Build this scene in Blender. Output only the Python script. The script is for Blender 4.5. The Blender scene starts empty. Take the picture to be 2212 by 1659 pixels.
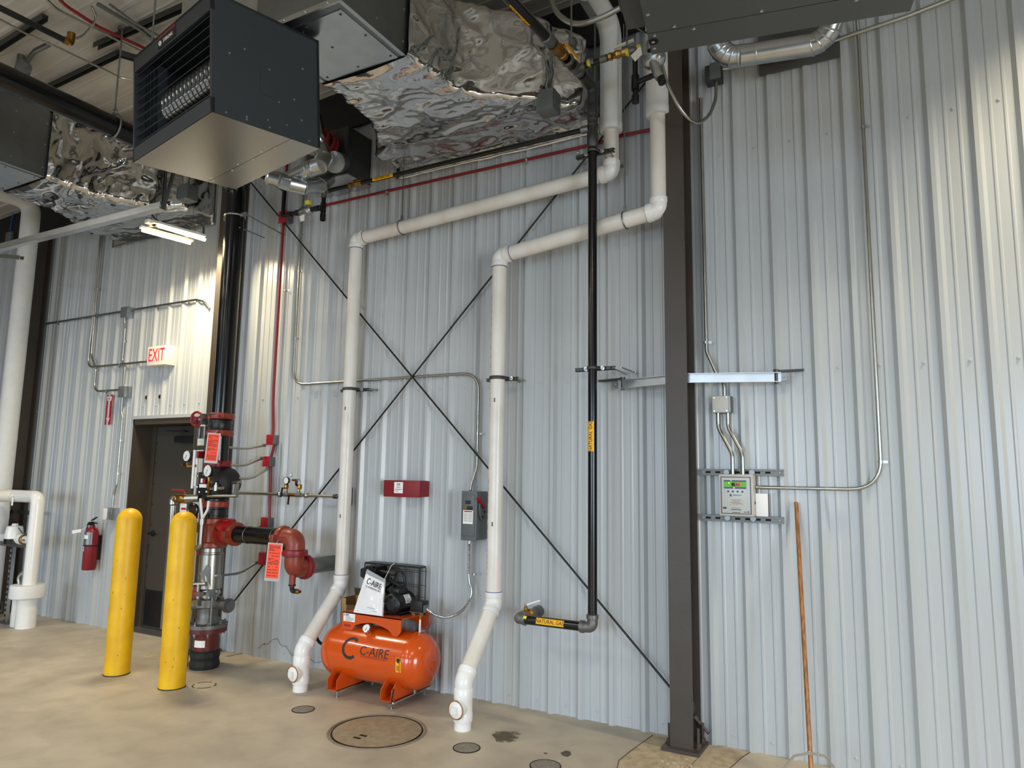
import bpy, bmesh, math, random
import numpy as np
from mathutils import Vector as V, Matrix, noise
random.seed(7)
SC = bpy.context.scene
COL = SC.collection
PI = math.pi
# ---------------------------------------------------------------- camera model (photo measured as 2212 x 1659)
PSI, TH, RO, FPX, CH, CD = 0.503454410174244, 0.13035451191179048, 0.015105690432011692, 1530., 1.65, 4.764
cf = V((-math.sin(PSI)*math.cos(TH), math.cos(PSI)*math.cos(TH), math.sin(TH)))
cr0 = V((math.cos(PSI), math.sin(PSI), 0)); cu0 = cr0.cross(cf)
cr = math.cos(RO)*cr0 + math.sin(RO)*cu0
cu = -math.sin(RO)*cr0 + math.cos(RO)*cu0
CO = V((0, -CD, CH))
def at(px, py, x=None, y=None, z=None):
    """world point seen at a photo pixel that lies on a known plane of the room"""
    d = cf + cr*((px-1106)/FPX) - cu*((py-829.5)/FPX)
    i, v = (0, x) if x is not None else (1, y) if y is not None else (2, z)
    return CO + d*((v-CO[i])/d[i])
cam = bpy.data.objects.new('camera', bpy.data.cameras.new('camera'))
COL.objects.link(cam)
cam.data.sensor_width = 36; cam.data.lens = 36*FPX/2212
cam.data.clip_start = .05; cam.data.clip_end = 200
m3 = Matrix((cr, cu, -cf)).transposed()
cam.matrix_world = Matrix.Translation(CO) @ m3.to_4x4()
SC.camera = cam
SC.view_settings.view_transform = 'Standard'
SC.view_settings.look = 'None'
SC.view_settings.gamma = 1
SC.view_settings.exposure = 0.1
# ---------------------------------------------------------------- materials
def lin(h):
    h = h.lstrip('#'); o = []
    for i in (0, 2, 4):
        c = int(h[i:i+2], 16)/255
        o.append(c/12.92 if c <= .04045 else ((c+.055)/1.055)**2.4)
    return (*o, 1)
MATS = {}
def mk(name, col, rough=.5, metal=0., var=0., vscale=8., bump=0., bscale=60., spec=.5, emit=0., coat=0., stretch=None, col2=None, detail=3.):
    m = bpy.data.materials.new(name); m.use_nodes = True
    nt = m.node_tree; b = nt.nodes['Principled BSDF']
    c = lin(col)
    b.inputs['Base Color'].default_value = c
    b.inputs['Roughness'].default_value = rough
    b.inputs['Metallic'].default_value = metal
    b.inputs['Specular IOR Level'].default_value = spec
    b.inputs['Coat Weight'].default_value = coat
    if emit:
        b.inputs['Emission Color'].default_value = c
        b.inputs['Emission Strength'].default_value = emit
    tc = nt.nodes.new('ShaderNodeTexCoord'); src = tc.outputs['Object']
    if stretch:
        mp = nt.nodes.new('ShaderNodeMapping'); mp.inputs['Scale'].default_value = stretch
        nt.links.new(src, mp.inputs['Vector']); src = mp.outputs['Vector']
    if var or col2:
        n = nt.nodes.new('ShaderNodeTexNoise'); n.inputs['Scale'].default_value = vscale; n.inputs['Detail'].default_value = detail
        nt.links.new(src, n.inputs['Vector'])
        r = nt.nodes.new('ShaderNodeValToRGB')
        c2 = lin(col2) if col2 else tuple(max(0, x*(1-var)) for x in c[:3])+(1,)
        r.color_ramp.elements[0].color = c2; r.color_ramp.elements[1].color = c
        r.color_ramp.elements[0].position = .35; r.color_ramp.elements[1].position = .62
        nt.links.new(n.outputs['Fac'], r.inputs['Fac']); nt.links.new(r.outputs['Color'], b.inputs['Base Color'])
    if bump:
        n = nt.nodes.new('ShaderNodeTexNoise'); n.inputs['Scale'].default_value = bscale; n.inputs['Detail'].default_value = 4
        nt.links.new(src, n.inputs['Vector'])
        bp = nt.nodes.new('ShaderNodeBump'); bp.inputs['Strength'].default_value = bump; bp.inputs['Distance'].default_value = .01
        nt.links.new(n.outputs['Fac'], bp.inputs['Height']); nt.links.new(bp.outputs['Normal'], b.inputs['Normal'])
    MATS[name] = m
    return m
mk('wall_paint', '#b6babb', .25, var=.03, vscale=1.6, stretch=(9, 1, .35), spec=.5)
mk('far_wall', '#505254', .6)
mk('ceiling_paint', '#cfccc4', .5, var=.22, vscale=2.0, stretch=(.5, 4, 1))
mk('rafter', '#1e1a17', .6, var=.2, vscale=4)
mk('brown_steel', '#463e36', .42, var=.12, vscale=5, bump=.05, bscale=90)
mk('black', '#121213', .38, var=.3, vscale=12)
mk('black_gloss', '#0e0e0f', .2)
mk('rubber', '#161616', .7)
mk('pvc', '#e6e2da', .3, col2='#dbd4c8', vscale=6, stretch=(1, 1, .6))
mk('pvc_white', '#ecebe6', .27, var=.04, vscale=9)
mk('insul', '#dededb', .6, var=.05, vscale=10, bump=.06, bscale=60)
mk('galv', '#c3c7c9', .3, 1., var=.08, vscale=9, detail=2.)
mk('galv_dull', '#8d9192', .42, 1., var=.09, vscale=9)
mk('galv_dark', '#595b59', .5, .8, var=.12, vscale=9)
mk('chrome', '#d9d9d6', .15, 1.)
mk('steel_cond', '#b4b4ac', .3, 1., var=.1, vscale=8)
mk('cast_grey', '#7b7b78', .45, .7, var=.2, vscale=20, bump=.1, bscale=120)
mk('red_paint', '#84161f', .4, var=.1, vscale=10)
mk('red_box', '#a61e2c', .35)
mk('red_conduit', '#861522', .35)
mk('red_bright', '#a8141a', .28, var=.1, vscale=12)
mk('rust_red', '#8e3a28', .36, var=.16, vscale=9, bump=.05, bscale=80)
mk('dark_red', '#642320', .42, var=.25, vscale=9)
mk('brass', '#a98243', .28, 1., var=.2, vscale=12)
mk('heater', '#2e3439', .42, var=.05, vscale=3)
mk('heater2', '#4b4d4c', .42, var=.05, vscale=3)
mk('heater_pan', '#b0aa9d', .27, 1., var=.05, vscale=2)
mk('dark_inside', '#15161a', .6)
mk('yellow', '#eebb08', .42, col2='#dda806', vscale=5, bump=.04, bscale=30)
mk('yellow_label', '#f4b410', .5)
mk('yellow_tag', '#e6d53a', .5)
mk('scuff', '#a07f1c', .7)
mk('strut_grey', '#7f807c', .5, .4, var=.1)
mk('orange', '#d4510f', .2, coat=.5, var=.04, vscale=5)
mk('orange_flat', '#cf5012', .32, var=.08, vscale=7)
mk('tag_orange', '#ff4a1c', .55)
mk('tag_lam', '#b4aca4', .3)
mk('ink', '#1d1b1a', .6)
mk('ink_red', '#b3201f', .6)
mk('ink_grey', '#77716b', .7)
mk('ink_tank', '#2d2725', .45)
mk('ink_rust', '#97361b', .45)
mk('purple_primer', '#6d5ea8', .6)
mk('pvc_print', '#c98b78', .6)
mk('paper', '#f1efeb', .5, var=.04, vscale=6)
mk('plastic_bag', '#ecebec', .16, coat=.4, bump=.25, bscale=12)
mk('zip', '#9fa3a4', .2)
mk('cardboard', '#a98755', .65, var=.2, vscale=8)
mk('card_dark', '#5b4425', .8)
mk('grey_box', '#6a706f', .38, .1, var=.04)
mk('grey_face', '#5a605f', .4)
mk('panel_case', '#bcb8ad', .38)
mk('panel_face', '#b9bcb6', .3)
mk('navy', '#15264f', .35)
mk('green', '#5fae1e', .4)
mk('led_red', '#ff2040', .3, emit=4)
mk('led_amber', '#ffb84a', .3, emit=3)
mk('led_green', '#58ff5a', .3, emit=2)
mk('exit_white', '#efe6d2', .35)
mk('exit_red', '#ff1838', .4, emit=1.1)
mk('led_tube', '#ffe6b4', .3, emit=14)
mk('wood', '#a9713a', .33, col2='#7d4d22', vscale=9, stretch=(9, 9, .7))
mk('alum', '#c9c9c6', .3, .9)
mk('blue_cable', '#1c4c9a', .4)
mk('white_plastic', '#e9e7e2', .3)
mk('door_grey', '#443f37', .38, var=.05, vscale=2)
mk('door_frame', '#453d33', .4)
mk('steel_trim', '#c9ccce', .35, .3)
mk('glass_white', '#f2f2ef', .08, coat=1.)
mk('plate_iron', '#a39178', .55, col2='#8f7f66', vscale=18, bump=.6, bscale=160)
mk('iron_grate', '#938b80', .55, .1, var=.3, vscale=60, bump=.8, bscale=220)
mk('hole', '#0d0a09', .9)
mk('stain', '#5b5046', .8, var=.25, vscale=20)
mk('stain_soft', '#8a7b68', .8, var=.2, vscale=14)
mk('patch', '#b8a88d', .8, col2='#a08f73', vscale=14, bump=.4, bscale=70)
mk('wire', '#3a3a38', .5)
mk('silicone', '#7a1613', .4)
mk('tape', '#2f302f', .75)
def foil_mat():
    m = mk('foil', '#d8d8d7', .13, 1.)
    nt = m.node_tree; b = nt.nodes['Principled BSDF']; L = nt.links.new
    tc = nt.nodes.new('ShaderNodeTexCoord')
    def nz(scale, detail, rough, sc, typ='RIDGED_MULTIFRACTAL'):
        mp = nt.nodes.new('ShaderNodeMapping'); mp.inputs['Scale'].default_value = sc; mp.inputs['Rotation'].default_value = (.3, .2, .5)
        L(tc.outputs['Object'], mp.inputs['Vector'])
        n = nt.nodes.new('ShaderNodeTexNoise'); n.noise_type = typ; n.inputs['Scale'].default_value = scale; n.inputs['Detail'].default_value = detail; n.inputs['Roughness'].default_value = rough; n.inputs['Distortion'].default_value = .5
        if typ != 'FBM': n.normalize = False
        L(mp.outputs['Vector'], n.inputs['Vector']); return n
    n3 = nz(16, 3, .5, (1.5, .6, 1.2), 'FBM')
    b3 = nt.nodes.new('ShaderNodeBump'); b3.inputs['Strength'].default_value = .25; b3.inputs['Distance'].default_value = .006
    L(n3.outputs['Fac'], b3.inputs['Height']); L(b3.outputs['Normal'], b.inputs['Normal'])
foil_mat()
def damp_mat():
    m = mk('stain_damp', '#6f6252', .7)
    nt = m.node_tree; b = nt.nodes['Principled BSDF']; L = nt.links.new
    tc = nt.nodes.new('ShaderNodeTexCoord'); mp = nt.nodes.new('ShaderNodeMapping'); mp.inputs['Location'].default_value = (-1, -1, 0); mp.inputs['Scale'].default_value = (2, 2, 0)
    L(tc.outputs['Generated'], mp.inputs['Vector'])
    g = nt.nodes.new('ShaderNodeTexGradient'); g.gradient_type = 'SPHERICAL'; L(mp.outputs['Vector'], g.inputs['Vector'])
    n = nt.nodes.new('ShaderNodeTexNoise'); n.inputs['Scale'].default_value = 22; n.inputs['Detail'].default_value = 5; L(tc.outputs['Object'], n.inputs['Vector'])
    a = nt.nodes.new('ShaderNodeMath'); a.operation = 'MULTIPLY_ADD'; a.inputs[1].default_value = 1.5; L(n.outputs['Fac'], a.inputs[0]); L(g.outputs['Fac'], a.inputs[2])
    r = nt.nodes.new('ShaderNodeMapRange'); r.inputs['From Min'].default_value = .85; r.inputs['From Max'].default_value = 1.45; r.inputs['To Max'].default_value = .75; L(a.outputs[0], r.inputs['Value'])
    L(r.outputs['Result'], b.inputs['Alpha'])
damp_mat()
def floor_mat():
    m = mk('concrete', '#a8957c', .5, spec=.35)
    nt = m.node_tree; b = nt.nodes['Principled BSDF']; L = nt.links.new
    tc = nt.nodes.new('ShaderNodeTexCoord')
    def nz(s, d, dist=0.):
        n = nt.nodes.new('ShaderNodeTexNoise'); n.inputs['Scale'].default_value = s; n.inputs['Detail'].default_value = d; n.inputs['Distortion'].default_value = dist
        L(tc.outputs['Object'], n.inputs['Vector']); return n
    big, mid, fine = nz(.9, 5, .6), nz(4.5, 6, .3), nz(60, 3)
    r1 = nt.nodes.new('ShaderNodeValToRGB'); r1.color_ramp.elements[0].color = lin('#aba192'); r1.color_ramp.elements[1].color = lin('#c6bba8')
    r1.color_ramp.elements[0].position = .35; r1.color_ramp.elements[1].position = .68
    L(big.outputs['Fac'], r1.inputs['Fac'])
    r2 = nt.nodes.new('ShaderNodeValToRGB'); r2.color_ramp.elements[0].color = (.72, .7, .67, 1); r2.color_ramp.elements[1].color = (1.06, 1.04, 1.0, 1)
    r2.color_ramp.elements[0].position = .25; r2.color_ramp.elements[1].position = .6
    L(mid.outputs['Fac'], r2.inputs['Fac'])
    mx = nt.nodes.new('ShaderNodeMix'); mx.data_type = 'RGBA'; mx.blend_type = 'MULTIPLY'; mx.inputs[0].default_value = .7
    L(r1.outputs['Color'], mx.inputs[6]); L(r2.outputs['Color'], mx.inputs[7]); L(mx.outputs[2], b.inputs['Base Color'])
    bp = nt.nodes.new('ShaderNodeBump'); bp.inputs['Strength'].default_value = .15; bp.inputs['Distance'].default_value = .004
    L(fine.outputs['Fac'], bp.inputs['Height']); L(bp.outputs['Normal'], b.inputs['Normal'])
floor_mat()
# ---------------------------------------------------------------- mesh builder
def perp(d):
    d = d.normalized()
    a = V((0, 0, 1)) if abs(d.z) < .9 else V((1, 0, 0))
    u = d.cross(a).normalized(); return u, d.cross(u).normalized()
def fillet(pts, r, n=6):
    pts = [V(p) for p in pts]; out = [pts[0]]
    for i in range(1, len(pts)-1):
        p, a, c = pts[i], pts[i-1], pts[i+1]
        d1 = (a-p); d2 = (c-p); l1, l2 = d1.length, d2.length
        if l1 < 1e-6 or l2 < 1e-6: continue
        d1 /= l1; d2 /= l2
        ang = d1.angle(d2)
        if ang > PI-.02: out.append(p); continue
        t = min(r/math.tan(ang/2), l1*.49, l2*.49)
        for k in range(n+1):
            s = k/n
            q0, q1 = p+d1*t, p+d2*t
            out.append(q0.lerp(p, s).lerp(p.lerp(q1, s), s))
    out.append(pts[-1]); return out
class MB:
    def __init__(s, M=None): s.bm = bmesh.new(); s.mi = 0; s.M = M
    def add(s, vs, fs):
        M = s.M
        bv = [s.bm.verts.new(M @ V(v) if M else v) for v in vs]
        for f in fs:
            try: s.bm.faces.new([bv[i] for i in f]).material_index = s.mi
            except ValueError: pass
        return s
    def box(s, a, b):
        x0, y0, z0 = [min(a[i], b[i]) for i in range(3)]; x1, y1, z1 = [max(a[i], b[i]) for i in range(3)]
        return s.add([(x0,y0,z0),(x1,y0,z0),(x1,y1,z0),(x0,y1,z0),(x0,y0,z1),(x1,y0,z1),(x1,y1,z1),(x0,y1,z1)],
                     [(0,3,2,1),(4,5,6,7),(0,1,5,4),(1,2,6,5),(2,3,7,6),(3,0,4,7)])
    def cbox(s, a, b, c=.008):
        """box with chamfered vertical-to-front edges"""
        x0, y0, z0 = [min(a[i], b[i]) for i in range(3)]; x1, y1, z1 = [max(a[i], b[i]) for i in range(3)]
        bm2 = bmesh.new(); bmesh.ops.create_cube(bm2, size=1)
        for v in bm2.verts: v.co = V((x0+(v.co.x+.5)*(x1-x0), y0+(v.co.y+.5)*(y1-y0), z0+(v.co.z+.5)*(z1-z0)))
        bmesh.ops.bevel(bm2, geom=bm2.edges[:], offset=c, segments=2, profile=.6, affect='EDGES')
        bm2.verts.index_update()
        s.add([v.co.copy() for v in bm2.verts], [[v.index for v in f.verts] for f in bm2.faces]); bm2.free(); return s
    def beam(s, p0, p1, w, h, up=(0, 0, 1)):
        """rectangular bar from p0 to p1, w across, h along up"""
        p0, p1 = V(p0), V(p1); d = (p1-p0).normalized(); u = d.cross(V(up)).normalized(); n = u.cross(d).normalized()
        vs = [p+u*(a*w/2)+n*(b*h/2) for p in (p0, p1) for a, b in ((-1,-1),(1,-1),(1,1),(-1,1))]
        return s.add(vs, [(0,1,2,3),(7,6,5,4),(0,4,5,1),(1,5,6,2),(2,6,7,3),(3,7,4,0)])
    def lathe(s, o, d, prof, n=20, caps=True):
        o, d = V(o), V(d).normalized(); u, w = perp(d); vs = []; fs = []
        cs = [(math.cos(2*PI*k/n), math.sin(2*PI*k/n)) for k in range(n)]
        for r, h in prof:
            for c, q in cs: vs.append(o+d*h+u*(c*r)+w*(q*r))
        for i in range(len(prof)-1):
            for k in range(n):
                k2 = (k+1) % n
                fs.append((i*n+k, i*n+k2, (i+1)*n+k2, (i+1)*n+k))
        if caps: fs += [tuple(range(n))[::-1], tuple((len(prof)-1)*n+k for k in range(n))]
        return s.add(vs, fs)
    def cyl(s, p0, p1, r, r1=None, n=16):
        p0, p1 = V(p0), V(p1); return s.lathe(p0, p1-p0, [(r, 0), (r if r1 is None else r1, (p1-p0).length)], n)
    def tube(s, pts, r, fil=0., n=12, fn=6, caps=True):
        pts = fillet(pts, fil, fn) if fil else [V(p) for p in pts]
        vs = []; fs = []; t = (pts[1]-pts[0]).normalized(); u, w = perp(t)
        for i, p in enumerate(pts):
            t2 = ((pts[min(i+1, len(pts)-1)]-p).normalized()+(p-pts[max(i-1, 0)]).normalized())
            t2 = t2.normalized() if t2.length > 1e-6 else t
            q = t.rotation_difference(t2); u = q @ u; w = q @ w; t = t2
            rr = r(i/(len(pts)-1)) if callable(r) else r
            for k in range(n):
                a = 2*PI*k/n; vs.append(p+u*(math.cos(a)*rr)+w*(math.sin(a)*rr))
        for i in range(len(pts)-1):
            for k in range(n):
                k2 = (k+1) % n; fs.append((i*n+k, i*n+k2, (i+1)*n+k2, (i+1)*n+k))
        if caps: fs += [tuple(range(n))[::-1], tuple((len(pts)-1)*n+k for k in range(n))]
        return s.add(vs, fs)
    def prism(s, poly, vec):
        poly = [V(p) for p in poly]; vec = V(vec); n = len(poly)
        return s.add(poly+[p+vec for p in poly], [tuple(range(n)), tuple(range(2*n-1, n-1, -1))]+[(k, n+k, n+(k+1) % n, (k+1) % n) for k in range(n)])
    def torus(s, c, d, R, r, n=24, m=10, a0=0., a1=2*PI):
        c, d = V(c), V(d).normalized(); u, w = perp(d); full = abs(a1-a0-2*PI) < 1e-6
        k = n if full else n+1
        pts = [c+u*(R*math.cos(a0+(a1-a0)*i/n))+w*(R*math.sin(a0+(a1-a0)*i/n)) for i in range(k)]
        vs = []; fs = []
        for p in pts:
            e = (p-c).normalized()
            for j in range(m):
                b = 2*PI*j/m; vs.append(p+e*(r*math.cos(b))+d*(r*math.sin(b)))
        for i in range(n):
            i2 = (i+1) % k
            for j in range(m): fs.append((i*m+j, i2*m+j, i2*m+(j+1) % m, i*m+(j+1) % m))
        return s.add(vs, fs)
    def ball(s, c, r, n=12, squash=(1, 1, 1)):
        vs = []; fs = []; c = V(c)
        for i in range(n//2+1):
            a = PI*i/(n//2)
            for k in range(n):
                b = 2*PI*k/n
                vs.append(c+V((r*squash[0]*math.sin(a)*math.cos(b), r*squash[1]*math.sin(a)*math.sin(b), r*squash[2]*math.cos(a))))
        for i in range(n//2):
            for k in range(n): fs.append((i*n+k, (i+1)*n+k, (i+1)*n+(k+1) % n, i*n+(k+1) % n))
        return s.add(vs, fs)
    def bolt(s, c, d, r=.01, h=.008): return s.lathe(c, d, [(r, 0), (r, h*.7), (r*.7, h)], 6)
    def text(s, txt, o, right, up, size, depth=.0012, align='CENTER', fn=None, sx=1., slices=0):
        """lettering of cap height about size, laid on the plane (o, right, up) or through fn(u, v, lift)"""
        cu_ = bpy.data.curves.new('lettering', 'FONT'); cu_.body = txt; cu_.size = size/.72; cu_.align_x = align; cu_.align_y = 'CENTER'
        cu_.extrude = depth/2; cu_.resolution_u = 3
        ob = bpy.data.objects.new('lettering', cu_); COL.objects.link(ob)
        dg = bpy.context.evaluated_depsgraph_get(); me = bpy.data.meshes.new_from_object(ob.evaluated_get(dg))
        bpy.data.objects.remove(ob); bpy.data.curves.remove(cu_)
        b2 = bmesh.new(); b2.from_mesh(me); bpy.data.meshes.remove(me)
        for k in range(1, slices):
            yy = size*(-.6+1.2*k/slices)
            bmesh.ops.bisect_plane(b2, geom=b2.verts[:]+b2.edges[:]+b2.faces[:], plane_co=(0, yy, 0), plane_no=(0, 1, 0))
        b2.verts.index_update(); right = V(right).normalized() if right else None; up = V(up).normalized() if up else None
        nrm = right.cross(up) if right else None
        vs = []
        for v in b2.verts:
            a, b, c = v.co.x*sx, v.co.y, v.co.z+depth/2
            vs.append(fn(a, b, c) if fn else V(o)+right*a+up*b+nrm*c)
        s.add(vs, [[v.index for v in f.verts] for f in b2.faces]); b2.free(); return s
    def build(s, name, mats, parent=None, smooth=True, ang=38):
        me = bpy.data.meshes.new(name)
        off = V((0, 0, 0)); p = parent
        while p is not None: off += p.location; p = p.parent
        if off.length: bmesh.ops.translate(s.bm, verts=s.bm.verts, vec=-off)
        bmesh.ops.recalc_face_normals(s.bm, faces=s.bm.faces)
        s.bm.to_mesh(me); s.bm.free()
        if isinstance(mats, str): mats = [mats]
        for q in mats: me.materials.append(MATS[q])
        if smooth:
            me.polygons.foreach_set('use_smooth', [True]*len(me.polygons)); me.set_sharp_from_angle(angle=math.radians(ang))
        o = bpy.data.objects.new(name, me); COL.objects.link(o)
        if parent is not None: o.parent = parent
        return o
def tag(o, label, cat, group=None, kind=None):
    o['label'] = label; o['category'] = cat
    if group: o['group'] = group
    if kind: o['kind'] = kind
    return o
def thing(name, label, cat, loc=(0, 0, 0), group=None):
    o = bpy.data.objects.new(name, None); o.empty_display_size = .1; COL.objects.link(o); o.location = loc
    return tag(o, label, cat, group)
def struct(name, mb, mat, parent=None, **k):
    o = mb.build(name, mat, parent, **k); o['kind'] = 'structure'; return o
def dup(o, parent=None):
    c = o.copy(); COL.objects.link(c)
    if parent is not None: c.parent = parent
    for ch in list(o.children): dup(ch, c)
    return c
def cylfn(o, axis, face, r):
    """wrap a flat drawing on a pipe: u along the axis, v round it, centred on the direction 'face'"""
    o, axis = V(o), V(axis).normalized(); face = V(face); face = (face-axis*face.dot(axis)).normalized(); t = face.cross(axis)
    def f(u, v, lift=0.):
        a = v/r; return o+axis*u+(face*math.cos(a)+t*math.sin(a))*(r+lift)
    return f
def wrap_patch(mb, fn, u0, u1, v0, v1, n=10, lift=.0012, th=.0008):
    vs = []; fs = []
    for k in range(n+1):
        v = v0+(v1-v0)*k/n
        for u in (u0, u1): vs += [fn(u, v, lift), fn(u, v, lift-th-.0006)]
    for k in range(n):
        a = 4*k; b = a+4
        fs += [(a, b, b+2, a+2), (a+1, a+3, b+3, b+1), (a, a+1, b+1, b), (a+2, b+2, b+3, a+3)]
    mb.add(vs, fs); return mb
def conduit_clamp(mb, p, d, r):
    """one hole strap round a conduit"""
    mb.lathe(V(p)-V(d).normalized()*.008, d, [(r+.003, 0), (r+.003, .016)], 12)
# ================================================================ THE SETTING
SL = .0417                                   # roof slope, half in twelve
def ceil_z(x): return 5.32+SL*(x+2.5)
XL, XR, YB = -14.0, 7.5, -12.5
# --- corrugated end wall with door opening
DX0, DX1, DZ = -7.262, -6.262, 2.205
def profile(x0, x1):
    pts = []; P0 = .2286; ph = -.897            # a major rib sits on x = ph + k * pitch
    k0 = int(math.floor((x0-ph)/P0))-1; k1 = int(math.ceil((x1-ph)/P0))+1
    for k in range(k0, k1):
        c = ph+k*P0
        for dx, dy in ((-.034, 0), (-.012, .026), (.012, .026), (.034, 0), (.066, 0), (.073, .0045), (.083, .0045), (.090, 0), (.1385, 0), (.1455, .0045), (.1555, .0045), (.1625, 0)):
            if x0 <= c+dx <= x1: pts.append((c+dx, -dy))
    pts = [(x0, 0)]+pts+[(x1, 0)]
    return pts
def wall_strip(mb, x0, x1, z0, ztop):
    p = profile(x0, x1); vs = []; fs = []
    for x, y in p: vs += [(x, y, z0), (x, y, ztop(x))]
    for i in range(len(p)-1): a = 2*i; fs.append((a, a+2, a+3, a+1))
    mb.add(vs, fs)
def wall_top(x): return 4.93+SL*(x+1.85)+.1
mb = MB()
wall_strip(mb, XL, DX0, 0, wall_top); wall_strip(mb, DX0, DX1, DZ, wall_top); wall_strip(mb, DX1, XR, 0, wall_top)
# panel screws along the girts and the base
P0 = .2286
for zz in (.07, 2.352, 3.88):
    k = 0
    x = -.897-P0*40+.12
    while x < 3.5:
        if not (DX0-.05 < x < DX1+.05 and zz < 2.2): mb.lathe((x, 0, zz), (0, -1, 0), [(.011, 0), (.011, .003), (.006, .004), (.006, .008)], 8)
        x += P0
# stray cut-outs over the door
struct('wall_back', mb, 'wall_paint', ang=20)
mb = MB()
for q in ((320, 859), (349, 857)):
    p = at(*q, y=-.0); mb.lathe(p, (0, -1, 0), [(.022, .0), (.022, .0215), (.018, .0215)], 14)
    mb.bolt(p+V((.004, -.0215, .006)), (0, -1, 0), .012, .004)
tag(mb.build('cut_hole', 'hole'), 'pair of dark round cut outs in the wall panel above the door', 'hole')
mb = MB(); mb.box((XL, YB, -.12), (XR, .4, 0)); struct('floor', mb, 'concrete', smooth=False)
# ceiling: ribbed liner running up the slope
mb = MB(); vs = []; fs = []; ys = []
y = YB
while y < .1:
    for dy, dz in ((0, 0), (.012, -.014), (.04, -.014), (.052, 0), (.16, 0), (.168, -.004), (.18, -.004), (.188, 0)):
        ys.append((y+dy, dz))
    y += .305
for yy, dz in ys: vs += [(XL, yy, ceil_z(XL)+dz), (XR, yy, ceil_z(XR)+dz)]
for i in range(len(ys)-1): fs.append((2*i, 2*i+1, 2*i+3, 2*i+2))
mb.add(vs, fs); struct('ceiling', mb, 'ceiling_paint', ang=20)
# the rest of the hall, behind and beside the camera
def panel_wall(name, boxes):
    mb = MB()
    for a, b in boxes: mb.box(a, b)
    struct(name, mb, 'far_wall', smooth=False)
panel_wall('wall_left', [((XL-.1, YB, 0), (XL, 0, 5.2))])
panel_wall('wall_right', [((XR, YB, 0), (XR+.1, -9.6, 5.9)), ((XR, -5.2, 0), (XR+.1, 0, 5.9)), ((XR, -9.6, 4.2), (XR+.1, -5.2, 5.9))])
bays = [(-12.2, -7.8), (-5.6, -1.2), (1.0, 5.4)]
bx = [((XL, YB-.1, 4.2), (XR, YB, 5.9))]
ed = [XL]+[v for b in bays for v in b]+[XR]
for i in range(0, len(ed), 2): bx.append(((ed[i], YB-.1, 0), (ed[i+1], YB, 4.2)))
panel_wall('wall_front', bx)
# steel framing: end rafter, columns
mb = MB()
def rz(x): return 4.88+SL*(x+1.85)
vs = []
for x in (XL, XR): vs += [(x, -.055, rz(x)+.07), (x, -.03, rz(x)+.07), (x, -.03, rz(x)+.52), (x, -.055, rz(x)+.52)]
mb.add(vs, [(0, 1, 2, 3), (7, 6, 5, 4), (0, 4, 5, 1), (1, 5, 6, 2), (2, 6, 7, 3), (3, 7, 4, 0)])
struct('trim_1', mb, 'rafter', smooth=False)
def column(x, w, label, y0=-.235, ax=None):
    t = thing('steel_column', label, 'column', (x, -.13, 0), 'brown wall columns')
    zt = rz(x)
    mb = MB(); mb.box((x-w/2, y0, .022), (x+w/2, y0+.013, zt)); mb.build('flange', 'brown_steel', t)
    mb = MB(); mb.box((x-w/2, -.047, .022), (x+w/2, -.034, zt)); mb.build('flange', 'brown_steel', t)
    mb = MB(); mb.box((x-.005, y0+.013, .022), (x+.005, -.047, zt)); mb.build('web', 'brown_steel', t)
    mb = MB(); mb.box((x-w/2-.045, y0-.045, 0), (x+w/2+.045, -.036, .022)); mb.build('base_plate', 'brown_steel', t)
    for sx in (-1, 1):
        for yy in (y0+.05, -.075):
            b = V((x+sx*(w/2+.018), yy, .022)); mb = MB()
            mb.lathe(b, (0, 0, 1), [(.026, 0), (.026, .004)], 14); mb.lathe(b, (0, 0, 1), [(.019, .004), (.019, .026)], 6); mb.cyl(b+V((0, 0, .026)), b+V((0, 0, .115)), .0105, n=10)
            mb.build('anchor_bolt', 'brown_steel', t)
    return t
CR = column(-1.272, .142, 'brown steel column beside the gas alarm panel, its base plate bolted down')
CL = column(-5.765, .152, 'brown steel column behind the sprinkler riser, next to the door')
CF = column(-9.30, .2, 'brown steel column behind the tall white pipe, at the edge of the photo')
# ---------------------------------------------------------------- door
d = struct('door_1', MB().box((DX0+.07, .205, .012), (DX1-.07, .25, DZ-.065)), 'door_grey', smooth=False)
mb = MB(); mb.box((DX0+.09, .198, .03), (DX1-.09, .205, .40)); mb.build('kick_plate', 'black', d)
mb = MB(); hp = V((DX0+.135, .205, .99)); mb.lathe(hp, (0, -1, 0), [(.032, 0), (.032, .012), (.02, .014), (.011, .016), (.011, .06)], 14); mb.tube([hp+V((0, -.055, 0)), hp+V((.03, -.06, 0)), hp+V((.115, -.055, -.004))], .009, .01, 8); mb.build('handle', 'black', d)
mb = MB(); mb.cbox((DX0+.45, .14, 1.96), (DX1-.10, .205, 2.03), .006); mb.beam((DX0+.62, .14, 2.08), (DX0+.35, .12, 2.085), .02, .01); mb.beam((DX0+.35, .12, 2.085), (DX0+.58, .19, 2.08), .02, .01); mb.build('door_closer', 'black', d)
mb = MB()
fw = .05
mb.box((DX0-.012, -.03, 0), (DX0+.006, .30, DZ+.0)); mb.box((DX0+.006, .19, 0), (DX0+.07, .30, DZ-.05))
mb.box((DX1-.006, -.03, 0), (DX1+.012, .30, DZ+.0)); mb.box((DX1-.07, .19, 0), (DX1-.006, .30, DZ-.05))
mb.box((DX0-.012, -.03, DZ-.06), (DX1+.012, .30, DZ-.0))
mb.build('door_frame', 'door_frame', d, smooth=False)
mb = MB()
for k in range(9): mb.bolt((DX0+.085, .203, .2+k*.22), (0, -1, 0), .008, .005)
mb.build('edge_seal', 'black', d)
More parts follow.
